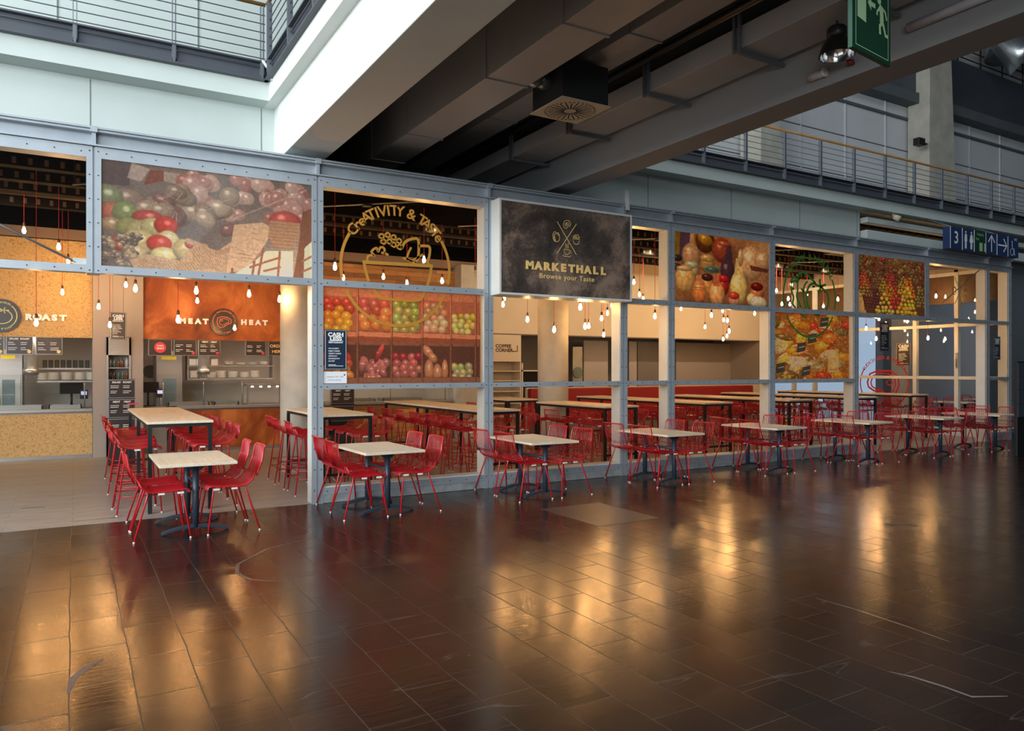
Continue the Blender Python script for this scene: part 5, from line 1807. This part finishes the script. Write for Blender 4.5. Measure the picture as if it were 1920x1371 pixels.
for (x0, x1), l_ in zip(wells, wl):
    w_ = empty('food_well'); tag(w_, 'shallow steel food well on the %s' % l_, 'food well')
    mb = MB().box(x0, x1, KY + .2, KY + .22, .96, 1.03).box(x0, x1, KY + .6, KY + .62, .96, 1.03).box(x0, x0 + .02, KY + .2, KY + .62, .96, 1.03).box(x1 - .02, x1, KY + .2, KY + .62, .96, 1.03)
    mb.build('rim', M['steel'], w_)
    box_obj('lid', (x0 + .02, x1 - .02, KY + .22, KY + .6, .96, .985), M['steel_dark'], w_)

# menu boards below the fascias
boards = [(-32, 8, 636, 665, 'cork', ('SALAD', 'ROAST')), (11, 62, 636, 665, 'cork', ('SALAD', 'ROAST')), (67, 117, 636, 665, 'cork', None),
          (278, 322, 639, 667, 'copper', 'dot'), (326, 368, 639, 667, 'copper', None), (372, 413, 640, 667, 'copper', ('MEAT', 'HEAT')), (460, 498, 641, 667, 'copper', None), (503, 536, 641, 667, 'copper', 'order')]
pos_l = ['leftmost below the cork fascia', 'second below the cork fascia', 'third below the cork fascia', 'with a pink disc below the copper fascia', 'second below the copper fascia', 'third below the copper fascia', 'fourth below the copper fascia', 'reading order here below the copper fascia']
for (p0, p1, q0, q1, wh, head), l_ in zip(boards, pos_l):
    x0, x1, z0, z1 = rect(p0, q0, p1, q1, KY + .03)
    z1 = 2.335
    b = empty('menu_board'); tag(b, 'dark hanging menu board, ' + l_, 'menu board')
    box_obj('frame', (x0, x1, KY + .02, KY + .05, z0, z1), M['steel'], b)
    box_obj('screen', (x0 + .012, x1 - .012, KY + .012, KY + .02, z0 + .012, z1 - .006), M['menu'], b)
    mb = MB()
    if head == 'dot':
        d = MB().disc((x0 + x1) / 2, (z0 + z1) / 2, .11, KY + .009); d.build('pink_disc', M['pink_dot'], b)
        put_text(mb, 'CARD', (x0 + x1) / 2, (z0 + z1) / 2 + .035, .045, KY + .007, .001); put_text(mb, 'ONLY', (x0 + x1) / 2, (z0 + z1) / 2 - .02, .05, KY + .007, .002)
    elif head == 'order':
        put_text(mb, 'ORDER', (x0 + x1) / 2, (z0 + z1) / 2 + .05, .09, KY + .009, .001, sx=1.1); put_text(mb, 'HERE', (x0 + x1) / 2, (z0 + z1) / 2 - .07, .09, KY + .009, .001, sx=1.1)
    else:
        menu_text(mb, x0, x1, z0, z1, KY + .01, head)
        if wh == 'copper' or True:
            MB().disc(x1 - .06, z0 + .055, .032, KY + .009).build('corner_disc', M['pink_dot'] if wh == 'copper' else M['gold'], b)
    mb.build('writing', M['gold'] if head == 'order' else M['sign_white'], b)

# extractor tubes
for px, l_ in ((58, 'polished steel tube hanging over the cork counter'), (382, 'polished steel tube hanging over the copper counter')):
    x = at(px, 690, KY + .3)[0]
    r = empty('extractor_tube'); tag(r, l_, 'extractor')
    MB().tube([(x, KY + .3, 1.72), (x, KY + .3, 2.6)], .115, 24).build('tube', mat('polished_tube', srgb(215, 208, 200), .3, .6), r)
    MB().tube([(x, KY + .3, 1.62), (x, KY + .3, 1.73)], .128, 24).build('collar', M['steel_dark'], r)
    MB().tube([(x - .05, KY + .3, 1.62), (x - .09, KY + .3, 1.5)], .008, 6).build('lever', M['steel'], r)
    MB().tube([(x + .05, KY + .3, 1.62), (x + .09, KY + .3, 1.5)], .008, 6).build('lever', M['steel'], r)

# shelves with china
plate_bm = MB().lathe([(0, 0), (.06, 0), (.125, .022), (.13, .026), (.06, .006), (0, .006)], 20)
plate0 = None
def stack(px, py, n, Y, lab, r=1.0):
    global plate0
    p = at(px, py, Y)
    for k in range(n):
        if plate0 is None:
            o = plate_bm.build('plate', M['china']); plate0 = o
        else:
            o = plate0.copy(); col.objects.link(o)
        o.location = (p[0], Y, SH + .001 + k * .0165); o.scale = (r, r, 1)
        wrd = 'bottom' if k == 0 else ('topmost' if k == n - 1 else '%s from bottom' % ['', 'second', 'third', 'fourth', 'fifth', 'sixth', 'seventh', 'eighth', 'ninth', 'tenth', 'eleventh', 'twelfth'][k])
        tag(o, 'white plate, %s of the %s stack' % (wrd, lab), 'plate', 'plates stacked on the kitchen shelves')


def shelf(x0, x1, z, Y, lab):
    o = box_obj('wall_shelf', (x0, x1, Y - .17, Y + .19, z - .035, z), M['steel'], bev=.004)
    tag(o, lab, 'shelf')


SY = 17.95
zA = at(100, 690, SY)[2]; zB = at(100, 714, SY)[2]
xa, xb = at(70, 700, SY)[0], at(173, 700, SY)[0]
shelf(xa, xb + .1, zA - .0, SY, 'upper steel shelf behind the cork counter'); shelf(xa, xb + .1, zB, SY, 'lower steel shelf behind the cork counter')
SH = zB
stack(80, 712, 9, SY, 'far left (cork kitchen)', .9)
for px, l_ in ((101, 'left'), (126, 'middle'), (150, 'right'), (171, 'far right')):
    stack(px, 712, 10, SY, l_ + ' (cork kitchen)', 1.05)
for k in range(8):
    p = at(84 + 11.4 * k, 700, SY)
    o = MB().lathe([(.0, 0), (.036, 0), (.042, .16), (.039, .16), (.033, .006), (0, .006)], 12).build('drinking_glass', M['clear'], loc=(p[0], SY, zA + .001))
    tag(o, 'drinking glass on the upper cork kitchen shelf, %s from left' % ['first', 'second', 'third', 'fourth', 'fifth', 'sixth', 'seventh', 'eighth'][k], 'glass', 'glasses on the upper shelf')
zA2 = at(420, 685, SY)[2]; zB2 = at(420, 709.5, SY)[2]
xa, xb = at(352, 700, SY)[0], at(508, 700, SY)[0]
shelf(xa, xb, zA2, SY, 'upper steel shelf behind the copper counter'); shelf(xa, xb, zB2, SY, 'lower steel shelf behind the copper counter')
mb = MB().box(xa - .03, xa, SY - .17, SY + .19, zB2 - .035, 2.34).box(xb, xb + .03, SY - .17, SY + .19, zB2 - .035, 2.34)
tag(mb.build('steel_rack', M['steel']), 'steel side panels holding the copper kitchen shelves', 'shelf frame')
SH = zB2
for px, n, l_ in ((361, 10, 'far left'), (397, 8, 'left'), (414, 10, 'middle left'), (437, 9, 'middle'), (458, 8, 'middle right'), (478, 10, 'right')):
    stack(px, 708, n, SY, l_ + ' (copper kitchen, low)', .95)
SH = zA2
for px, n, l_ in ((429, 5, 'left'), (452, 3, 'middle left'), (474, 4, 'middle right'), (494, 5, 'right')):
    stack(px, 684, n, SY, l_ + ' (copper kitchen, high)', .95)
for px, l_ in ((360, 'left'), (373, 'middle'), (401, 'right')):
    p = at(px, 684, SY)
    tag(box_obj('white_box', (p[0] - .07, p[0] + .07, SY - .1, SY + .1, zA2 + .001, zA2 + .14), M['china'], bev=.004), 'small white container on the upper copper kitchen shelf, %s' % l_, 'container', 'containers on the upper shelf')

# glass door fridges
for (p0, p1, l_) in ((-10, 42, 'steel fridge with glass door behind the cork counter'), (293, 342, 'steel fridge with glass door behind the copper counter')):
    x0, x1, z0, z1 = rect(p0, 668, p1, 770, SY - .4)
    r = empty('glass_door_fridge'); tag(r, l_, 'fridge')
    box_obj('cabinet', (x0, x1, SY - .38, SY + .3, .004, 2.12), M['steel'], r, bev=.006)
    box_obj('door_frame', (x0 + .03, x1 - .03, SY - .41, SY - .38, .1, 1.62), M['steel_dark'], r)
    box_obj('glass_pane', (x0 + .12, x1 - .12, SY - .416, SY - .41, .2, 1.52), mat('bluish_fridge_glass', srgb(110, 126, 134), .08), r)
    for z in (.5, .75, 1.0, 1.22):
        box_obj('rack', (x0 + .13, x1 - .13, SY - .42, SY - .416, z, z + .012), M['steel'], r)
    box_obj('yellow_label', (x0 + .1, x1 - .12, SY - .385, SY - .38, 1.93, 2.0), M['yellow'], r)
    MB().tube([(x0 + .08, SY - .44, .7), (x0 + .08, SY - .44, 1.2)], .012, 6).build('handle', M['steel'], r)
# round wall mirror / porthole door
p = at(284, 697, SY + .9)
tag(MB().tube([(p[0], 19.14, p[2]), (p[0], 19.2, p[2])], .15, 24).build('round_cover', M['dark_wall']), 'dark round cover on the wall beside the copper kitchen fridge', 'cover')

# tills
for px, l_ in ((143, 'black till with screen at the right end of the cork counter'), (286, 'black till with screen at the left end of the copper counter')):
    p = at(px, 728, KY + .35)
    r = empty('till', (p[0], KY + .35, .96)); tag(r, l_, 'till')
    if px > 200: r.location.z = .004
    base = .96 - r.location.z
    MB().box(-.28, .12, .0, .03, base + .28, base + .5).build('screen', M['screen'], r, bev=.004)
    MB().tube([(-.08, .03, base), (-.08, .03, base + .3)], .02, 8).build('stand', M['black'], r)
    MB().box(-.2, .06, -.08, .14, base, base + .02).build('foot', M['black'], r)
    MB().box(.06, .2, -.14, -.10, base + .18, base + .36).build('card_reader', M['black'], r, bev=.01)
    MB().box(.08, .18, -.142, -.14, base + .26, base + .33).build('reader_display', emis('reader_display', (.3, .35, 1.0), .5), r)
    if base > .9:
        MB().box(-.3, .25, -.2, .25, 0, base).build('till_cabinet', M['steel_dark'], r)
M['heat'] = emis('heat_lamp_glow', (1, .75, .45), 14)
# salamander grill with warm lamps at right of the copper counter
r = empty('heat_lamp_shelf'); tag(r, 'glass heat lamp shelf at the right end of the copper counter', 'heat lamp shelf')
hx0, hx1 = 3.25, 4.1
MB().box(hx0, hx1, KY + .1, KY + .7, 1.36, 1.40).build('hood', M['steel'], r)
for x in (hx0 + .02, hx1 - .02):
    for y in (KY + .12, KY + .68):
        MB().box(x - .015, x + .015, y - .015, y + .015, .96, 1.36).build('support', M['steel_dark'], r)
for k in range(4):
    MB().lathe([(0, 0), (.03, 0.0), (.02, .03), (0, .03)], 10, (hx0 + .15 + .18 * k, KY + .3, 1.328)).build('heat_lamp', M['heat'], r)

# strip lamps under the fascias
for x0, x1, l_ in ((-3.5, .1, 'cork'), (1.5, 4.4, 'copper'), (5.2, 8.0, 'wood')):
    r = empty('strip_lamp'); tag(r, 'slim strip lamp inside the %s fronted kitchen' % l_, 'lamp')
    box_obj('housing', (x0, x1, KY + .08, KY + .14, 2.42, 2.46), M['steel'], r)
    box_obj('light_strip', (x0, x1, KY + .085, KY + .135, 2.41, 2.42), M['strip'], r)

# coffee corner
CY = 17.1
x0, x1, z0, z1 = rect(915, 628, 977, 678, CY)
r = empty('shelf_unit'); tag(r, 'beige open shelf unit with COFFEE CORNER lettering', 'shelf unit')
box_obj('head_panel', (x0, x1, CY, CY + .5, z0, 2.64), M['beige'], r)
mb = MB().box(x0, x0 + .03, CY, CY + .5, .004, z0).box(x1 - .03, x1, CY, CY + .5, .004, z0).box(x0, x1, CY + .47, CY + .5, .004, z0)
mb.build('carcass', M['beige'], r)
for z in (.004, .45, .8, 1.12, 1.4, 1.66):
    box_obj('shelf', (x0 + .03, x1 - .03, CY + .01, CY + .47, z, z + .025), M['beige'], r)
mb = MB()
a = at(929, 649, CY); a2 = at(929, 657, CY)
put_text(mb, 'COFFEE', a[0], a[2], .12, CY - .002, .006, align='LEFT', sx=1.15); put_text(mb, 'CORNER', a2[0], a2[2], .12, CY - .002, .006, align='LEFT', sx=1.1)
e = at(961, 659, CY); e2 = at(970, 648, CY)
mb.ribbon([(e[0], e[2]), (e2[0], e[2]), (e2[0], e2[2])], .03, CY - .002)
mb.build('lettering', mat('brown_lettering', srgb(70, 48, 36), .5), r)
# beige fascia over the long serving hatch
struct('wall_indoor_fascia', MB().box(9.0, XE - .06, CY + .02, CY + .2, 2.64, 4.95), M['beige'])
mb = MB().box(9.0, XE, CY + .0, CY + .02, 2.64, 2.67)
struct('trim_fascia_edge', mb, mat('dark_shadow_profile', srgb(90, 80, 72), .5))
M['profile'] = emis('linear_lamp', (1, .84, .62), 9)
tag(box_obj('light_profile', (10.6, 16.5, CY + .2, CY + .24, 2.645, 2.665), M['profile']), 'thin linear lamp in the serving hatch under the beige fascia', 'lamp')
# hatch wall panels and doors
for p0, p1, m, l_ in ((1074, 1092, 'steel_dark', None), (1095, 1140, 'beige', 'wide beige panel in the serving hatch'), (1180, 1194, 'beige', 'narrow beige panel in the serving hatch'), (1196, 1250, 'dark_wall', 'dark panel in the serving hatch'), (1268, 1400, 'beige', 'long beige panel in the serving hatch at the right')):
    xa_, xb_ = at(p0, 690, 18.4)[0], at(p1, 690, 18.4)[0]
    if l_:
        tag(box_obj('hatch_panel', (xa_, xb_, 18.4, 18.45, .004, 2.6), M['taupe' if m == 'beige' else m]), l_, 'wall panel')
    else:
        r = empty('kitchen_door'); tag(r, 'grey kitchen swing door with round window', 'door')
        box_obj('leaf', (xa_, xb_, 18.4, 18.45, .004, 2.4), M[m], r)
        MB().tube([((xa_ + xb_) / 2, 18.37, 1.62), ((xa_ + xb_) / 2, 18.40, 1.62)], .17, 24).build('porthole', mat('greenish_porthole', srgb(110, 116, 100), .15), r)
x0, x1, z0, z1 = rect(978, 694, 1012, 740, 18.0)
r = empty('display_case'); tag(r, 'dark display opening with cream frame beside the coffee corner', 'display case')
box_obj('frame', (x0, x0 + .05, 18.0, 18.05, .9, z0 + .9), M['beige'], r)
box_obj('top_frame', (x0, x1, 18.0, 18.05, 1.66, 1.70), M['beige'], r)
box_obj('back', (x0, x1, 18.06, 18.1, .004, 1.66), M['screen'], r)
# banquette
r = empty('banquette'); tag(r, 'long red upholstered bench along the back wall', 'bench')
bx0, bx1 = at(1000, 730, CY - .3)[0], XE - .6
box_obj('backrest', (bx0, bx1, CY - .2, CY + .0, .4, 1.2), M['banquette'], r, bev=.03)
box_obj('seat', (bx0, bx1, CY - .75, CY - .2, .3, .52), M['banquette'], r, bev=.03)
box_obj('base', (bx0, bx1, CY - .7, CY - .0, .004, .3), M['dark_wall'], r)
struct('wall_indoor_parapet', MB().box(bx0, XE, CY + .02, CY + .12, .004, 1.22), M['beige'])

# concrete columns
for cx_, cy_, l_ in ((3.27, 12.55, 'round fair faced concrete column beside the open entrance'), (8.37, 12.55, 'round fair faced concrete column behind the black sign bay')):
    o = MB().lathe([(.31, .004), (.31, 4.94)], 40, (cx_, cy_, 0)).build('concrete_column', M['concrete'])
    tag(o, l_, 'column')

# free standing menu stand
x0, x1, z0, z1 = rect(203, 711, 254, 875, 15.0)
r = empty('menu_stand', (x0, 15.0, 0)); tag(r, 'tall black stand with three framed menu boards', 'menu stand')
MB().box(0, x1 - x0, .03, .07, .004, z1).build('panel', M['black'], r)
zt = z1
for k, head in enumerate((('SALAD', 'ROAST'), ('MEAT', 'HEAT'), None)):
    f = box_obj('menu_frame', (0.0, x1 - x0, .02, .03, zt - .34, zt - .01), M['steel'], r)
    box_obj('menu_sheet', (0.012, x1 - x0 - .012, .014, .02, zt - .328, zt - .022), M['menu'], f)
    mb = MB(); menu_text(mb, 0, x1 - x0, zt - .33, zt - .02, .012, head)
    if k == 2:
        for q in range(5): mb.box(.04, .22, .0114, .012, zt - .2 - .02 * q, zt - .195 - .02 * q)
    mb.build('writing', M['sign_white'], f)
    if k == 1: box_obj('pink_bar', (.3, .48, .0114, .0122, zt - .11, zt - .085), M['pink_dot'], f)
    zt -= .35
r = empty('menu_stand', (4.62, 15.2, 0)); tag(r, 'black menu stand behind the window with the crates print', 'menu stand')
MB().box(0, .5, .03, .07, .004, 1.68).build('panel', M['black'], r)
for k, head in enumerate((None, ('MEAT', 'HEAT'), None)):
    f = box_obj('menu_frame', (0, .5, .02, .03, 1.36 - .36 * k, 1.68 - .36 * k), M['steel'], r)
    box_obj('menu_sheet', (.012, .488, .014, .02, 1.372 - .36 * k, 1.668 - .36 * k), M['menu'], f)
    mb = MB(); menu_text(mb, 0, .5, 1.37 - .36 * k, 1.67 - .36 * k, .012, head); mb.build('writing', M['sign_white'], f)

# ---- glazed side wall of the restaurant (right end)
SX = XE
root = empty('window_12'); root['kind'] = 'structure'
def sideY(px): 
    t = (px - 960.0) / FPX
    return SX * (c_ - t * s_) / (s_ + t * c_)
ys = [sideY(p) for p in (1489, 1528, 1717, 1795, 1846)]
for y in ys:
    MB().box(SX - .06, SX + .06, y - .05, y + .05, .004, 4.3).build('upright', M['frame_light'], root)
for z in (1.50, 2.86, 4.2):
    MB().box(SX - .05, SX + .05, FY + .25, 17.0, z - .04, z + .04).build('rail', M['frame_light'], root)
MB().box(SX - .05, SX + .05, FY + .25, 17.0, .004, .2).build('kerb', M['frame_light'], root)
MB().box(SX - .06, SX + .06, FY + .25, 17.0, 4.24, 4.95).build('upper_panel', M['taupe'], root)
MB().box(SX + .3, SX + .36, FY + .3, 17.0, 3.46, 4.95).build('outer_panel', mat('brown_outer_panel', srgb(96, 72, 52), .5, var=.2), root)
for y0, y1 in zip([FY + .25] + sorted(ys), sorted(ys) + [17.0]):
    MB().add([(SX, y0 + .05, .2), (SX, y1 - .05, .2), (SX, y1 - .05, 4.16), (SX, y0 + .05, 4.16)], [(0, 1, 2, 3)]).build('pane', M['glass'], root)
struct('wall_indoor_right_end', MB().box(SX - .05, SX + .05, 17.0, 19.2, .004, 4.95), M['taupe'])
# door hardware
r = empty('door_handle_set'); tag(r, 'steel door closer and handle on the glass side door', 'door handle')
y = ys[3]
box_obj('lock_case', (SX - .09, SX - .06, y - .06, y - .0, 1.75, 2.15), M['steel'], r, bev=.01)
MB().tube([(SX - .12, y - .03, 1.8), (SX - .12, y - .03, 2.0)], .012, 8).build('handle', M['steel'], r)
# red steak logo seen reversed on the side glass
root = empty('window_logo'); tag(root, 'round red film steak logo, mirrored, on the glass side wall', 'window logo')
yc, zc_, R = 12.75, 1.33, .72
def side(mb, m, name, parent):
    """draw in (u = -y, z) and turn onto the side wall"""
    vs = [(SX - .02 + v[1] * 0.2, -v[0], v[2]) for v in mb.v]
    mb.v = vs
    return mb.build(name, m, parent)
mb = MB(); mb.ribbon(arc(-yc, zc_, R, -215, 35, 60), .035, 0); side(mb, M['red_film'], 'ring', root)
mb = MB(); arc_text(mb, 'TENDER & DELICIOUS', -yc, zc_, R, 34, 146, .125, 0, .003, mirror=True); side(mb, M['red_film'], 'lettering', root)
st = [(-.50, .02), (-.42, .26), (-.15, .36), (.2, .34), (.42, .2), (.45, -.05), (.35, -.3), (.1, -.38), (-.1, -.25), (-.3, -.22), (-.46, -.12)]
mb = MB()
for s3, w_ in ((1.0, .05), (.78, .04)):
    mb.ribbon([(-yc + u * s3, zc_ + v * s3) for u, v in st], w_, 0, True)
mb.ribbon([(-yc + .18 + .09 * math.cos(t), zc_ + .02 + .07 * math.sin(t)) for t in [k * PI / 8 for k in range(16)]], .03, 0, True)
side(mb, M['red_film'], 'steak_drawing', root)
# brown cashless board on the side wall post
r = cashless('cashless_sign', SX - .012, ys[2] + .55, 1.82, .42, .62, 'menu', 'brown cashless board on the glass side wall beside the door', rz=-PI / 2)
# hall beyond the side wall
struct('wall_beyond_glazing', MB().box(27.5, 27.7, 9.6, 16.9, 0, 5.2), mat('light_blue_grey_wall', srgb(160, 172, 182), .7, var=.05, scale=1))
tag(box_obj('concrete_column', (23.9, 24.5, 14.6, 15.2, 0, 5.2), M['concrete'], bev=.02), 'square concrete column seen through the glass side wall', 'column')
area('hall_daylight_beyond', (23.5, 12.5, 5.1), (0, 0, 0), 5, 4, 60, (.75, .88, 1.0))

# ================================================================ PENDANT BULBS
BULBS = {
 'behind the leftmost upper window': [(45, 432, 17), (110, 463, 18), (128, 489, 13)],
 'over the open entrance, left half': [(68, 605, 19), (117, 548, 14), (185, 575, 15), (206, 609, 16), (236, 534, 14), (254, 541, 19)],
 'before the copper fascia': [(334, 599, 20), (368, 545, 19), (370, 564, 14), (440, 615, 14), (467, 551, 18), (524, 561, 17), (529, 579, 14), (577, 543, 15)],
 'behind the gold bowl logo': [(628, 500, 19), (644, 521, 14), (719, 519, 15), (763, 530, 13), (795, 487, 17), (829, 527, 15)],
 'below the black sign': [(943, 571, 14), (946, 559, 13), (989, 599, 15), (1039, 618, 16), (1088, 576, 18), (1097, 612, 16), (1104, 611, 14), (1128, 597, 14), (1139, 587, 13), (1147, 573, 11), (1132, 628, 13)],
 'in the narrow bay beside the black sign': [(1188.5, 529, 13), (1199, 552, 12), (1206, 560, 11), (1228, 593, 14), (1239, 634, 14)],
 'below the clay pots print': [(1277, 579, 10), (1322, 613, 10), (1334, 591, 12), (1355, 583, 10), (1357, 600, 10.5), (1364, 601, 11), (1367, 621, 12), (1363, 630, 10), (1356, 636, 9.5), (1415, 588, 10)],
 'behind the green salad logo': [(1456, 545, 10), (1466, 570, 10), (1478, 560, 11), (1481, 571, 9.5), (1484, 533, 11), (1513, 552, 9.5), (1544, 574, 9.5), (1571, 561, 10)],
 'below the fruit stall print': [(1624, 616, 10), (1643, 594, 9.5), (1648, 598, 10), (1643, 635, 10.5), (1661, 608, 11)],
 'near the glass side wall': [(1740, 634, 10.5), (1755, 555, 10.5)],
}
bulb_prof = [(0.006, .112), (.012, .10), (.016, .085), (.025, .055), (.028, .035), (.022, .012), (.010, .0), (0, -.003)]
def make_bulb(unlit=False):
    r = empty('pendant_bulb')
    MB().lathe(bulb_prof, 10, (0, 0, -.05)).build('bulb', M['clear'] if unlit else M['bulb'], r)
    MB().lathe([(0, .07), (.017, .07), (.02, .085), (.02, .125), (.012, .14), (0, .14)], 10, (0, 0, -.012)).build('socket', M['socket'], r)
    return r
b0 = make_bulb()
cord0 = MB().tube([(0, 0, 0), (0, 0, 1)], .0045, 5, False).build('cord', M['cord'], b0)
words = ['first', 'second', 'third', 'fourth', 'fifth', 'sixth', 'seventh', 'eighth', 'ninth', 'tenth', 'eleventh', 'twelfth']
fb = True
TRACK = 4.36
def place_bulb(r, px, py, size):
    d = 205.0 / size
    t = (px - 960.0) / FPX
    y = d * (c_ - t * s_)
    y = min(max(y, 10.05), 15.9)
    p = at(px, py, y)
    r.location = p
    lim = 12.2 if BX0 < p[0] < 6.9 else 10.47
    top = 4.342 if y < lim else 4.955
    for ch in r.children:
        if ch.name.startswith('cord'):
            ch.location = (0, 0, .12); ch.scale = (1, 1, top - .12 - p[2])
    return p
bp = []
for reg, lst in BULBS.items():
    for k, (px, py, size) in enumerate(sorted(lst)):
        r = b0 if fb else copy_tree(b0); fb = False
        bp.append(place_bulb(r, px, py, size))
        tag(r, 'lit pendant bulb, %s from left, %s' % (words[k], reg), 'pendant lamp', 'pendant filament bulbs')
r = make_bulb(True); c = cord0.copy(); col.objects.link(c); c.parent = r; c.name = 'cord'
place_bulb(r, 891, 513, 16)
tag(r, 'unlit clear pendant bulb at the right of the gold bowl logo window', 'pendant lamp')
# light tracks the cords hang from
tl = ['leftmost', 'second', 'third', 'fourth', 'fifth', 'sixth', 'seventh', 'eighth']
for k in range(8):
    x = -3 + 3.0 * k
    root = empty('light_track'); tag(root, 'thin diagonal lighting track under the indoor ceiling, %s from left' % tl[k], 'light track')
    MB().tube([(x, 12.08, 4.31), (x + 1.9, 10.3, 4.31)], .014, 6).build('rail', M['steel'], root)
    MB().box(x + .9, x + 1.02, 11.1, 11.22, 4.27, 4.3).build('adapter', M['black'], root)
    for (xx, yy) in ((x + .02, 12.05), (x + 1.88, 10.33)):
        MB().tube([(xx, yy, 4.31), (xx, yy, 4.345 if BX0 < xx < 6.9 or yy < 10.47 else 4.955)], .005, 5).build('hanger', M['black'], root)
# track spotlights washing the back wall and the fascias
sp_l = ['over the cork counter', 'over the copper counter', 'over the middle counter', 'left of the round column', 'over the clay pots bay tables', 'over the green logo bay tables', 'near the glass side wall', 'farthest right']
for k, (x, aim) in enumerate(((-1.2, KY), (2.8, KY), (6.3, KY), (9.6, CY), (12.0, CY), (14.3, CY), (16.6, CY), (18.6, CY))):
    r = empty('track_spotlight', (x, 13.4, 4.55)); tag(r, 'small black ceiling spotlight ' + sp_l[k], 'spotlight')
    d = Vector((0, 3.5, -1.3)).normalized()
    MB().tube([(0, 0, 0), d * .16], [.035, .05], 14).build('head', M['black'], r)
    MB().tube([(0, 0, 0), (0, 0, .405)], .008, 6).build('stem', M['black'], r)
    ld = bpy.data.lights.new('spot_beam', 'SPOT'); ld.energy = 70 if x < 9 else 170; ld.color = (1, .76, .5); ld.spot_size = 1.9; ld.spot_blend = .9; ld.shadow_soft_size = .05
    lo = bpy.data.objects.new('spot_beam', ld); col.objects.link(lo); lo.parent = r; lo.location = d * .18
    lo.rotation_euler = d.to_track_quat('-Z', 'Y').to_euler()
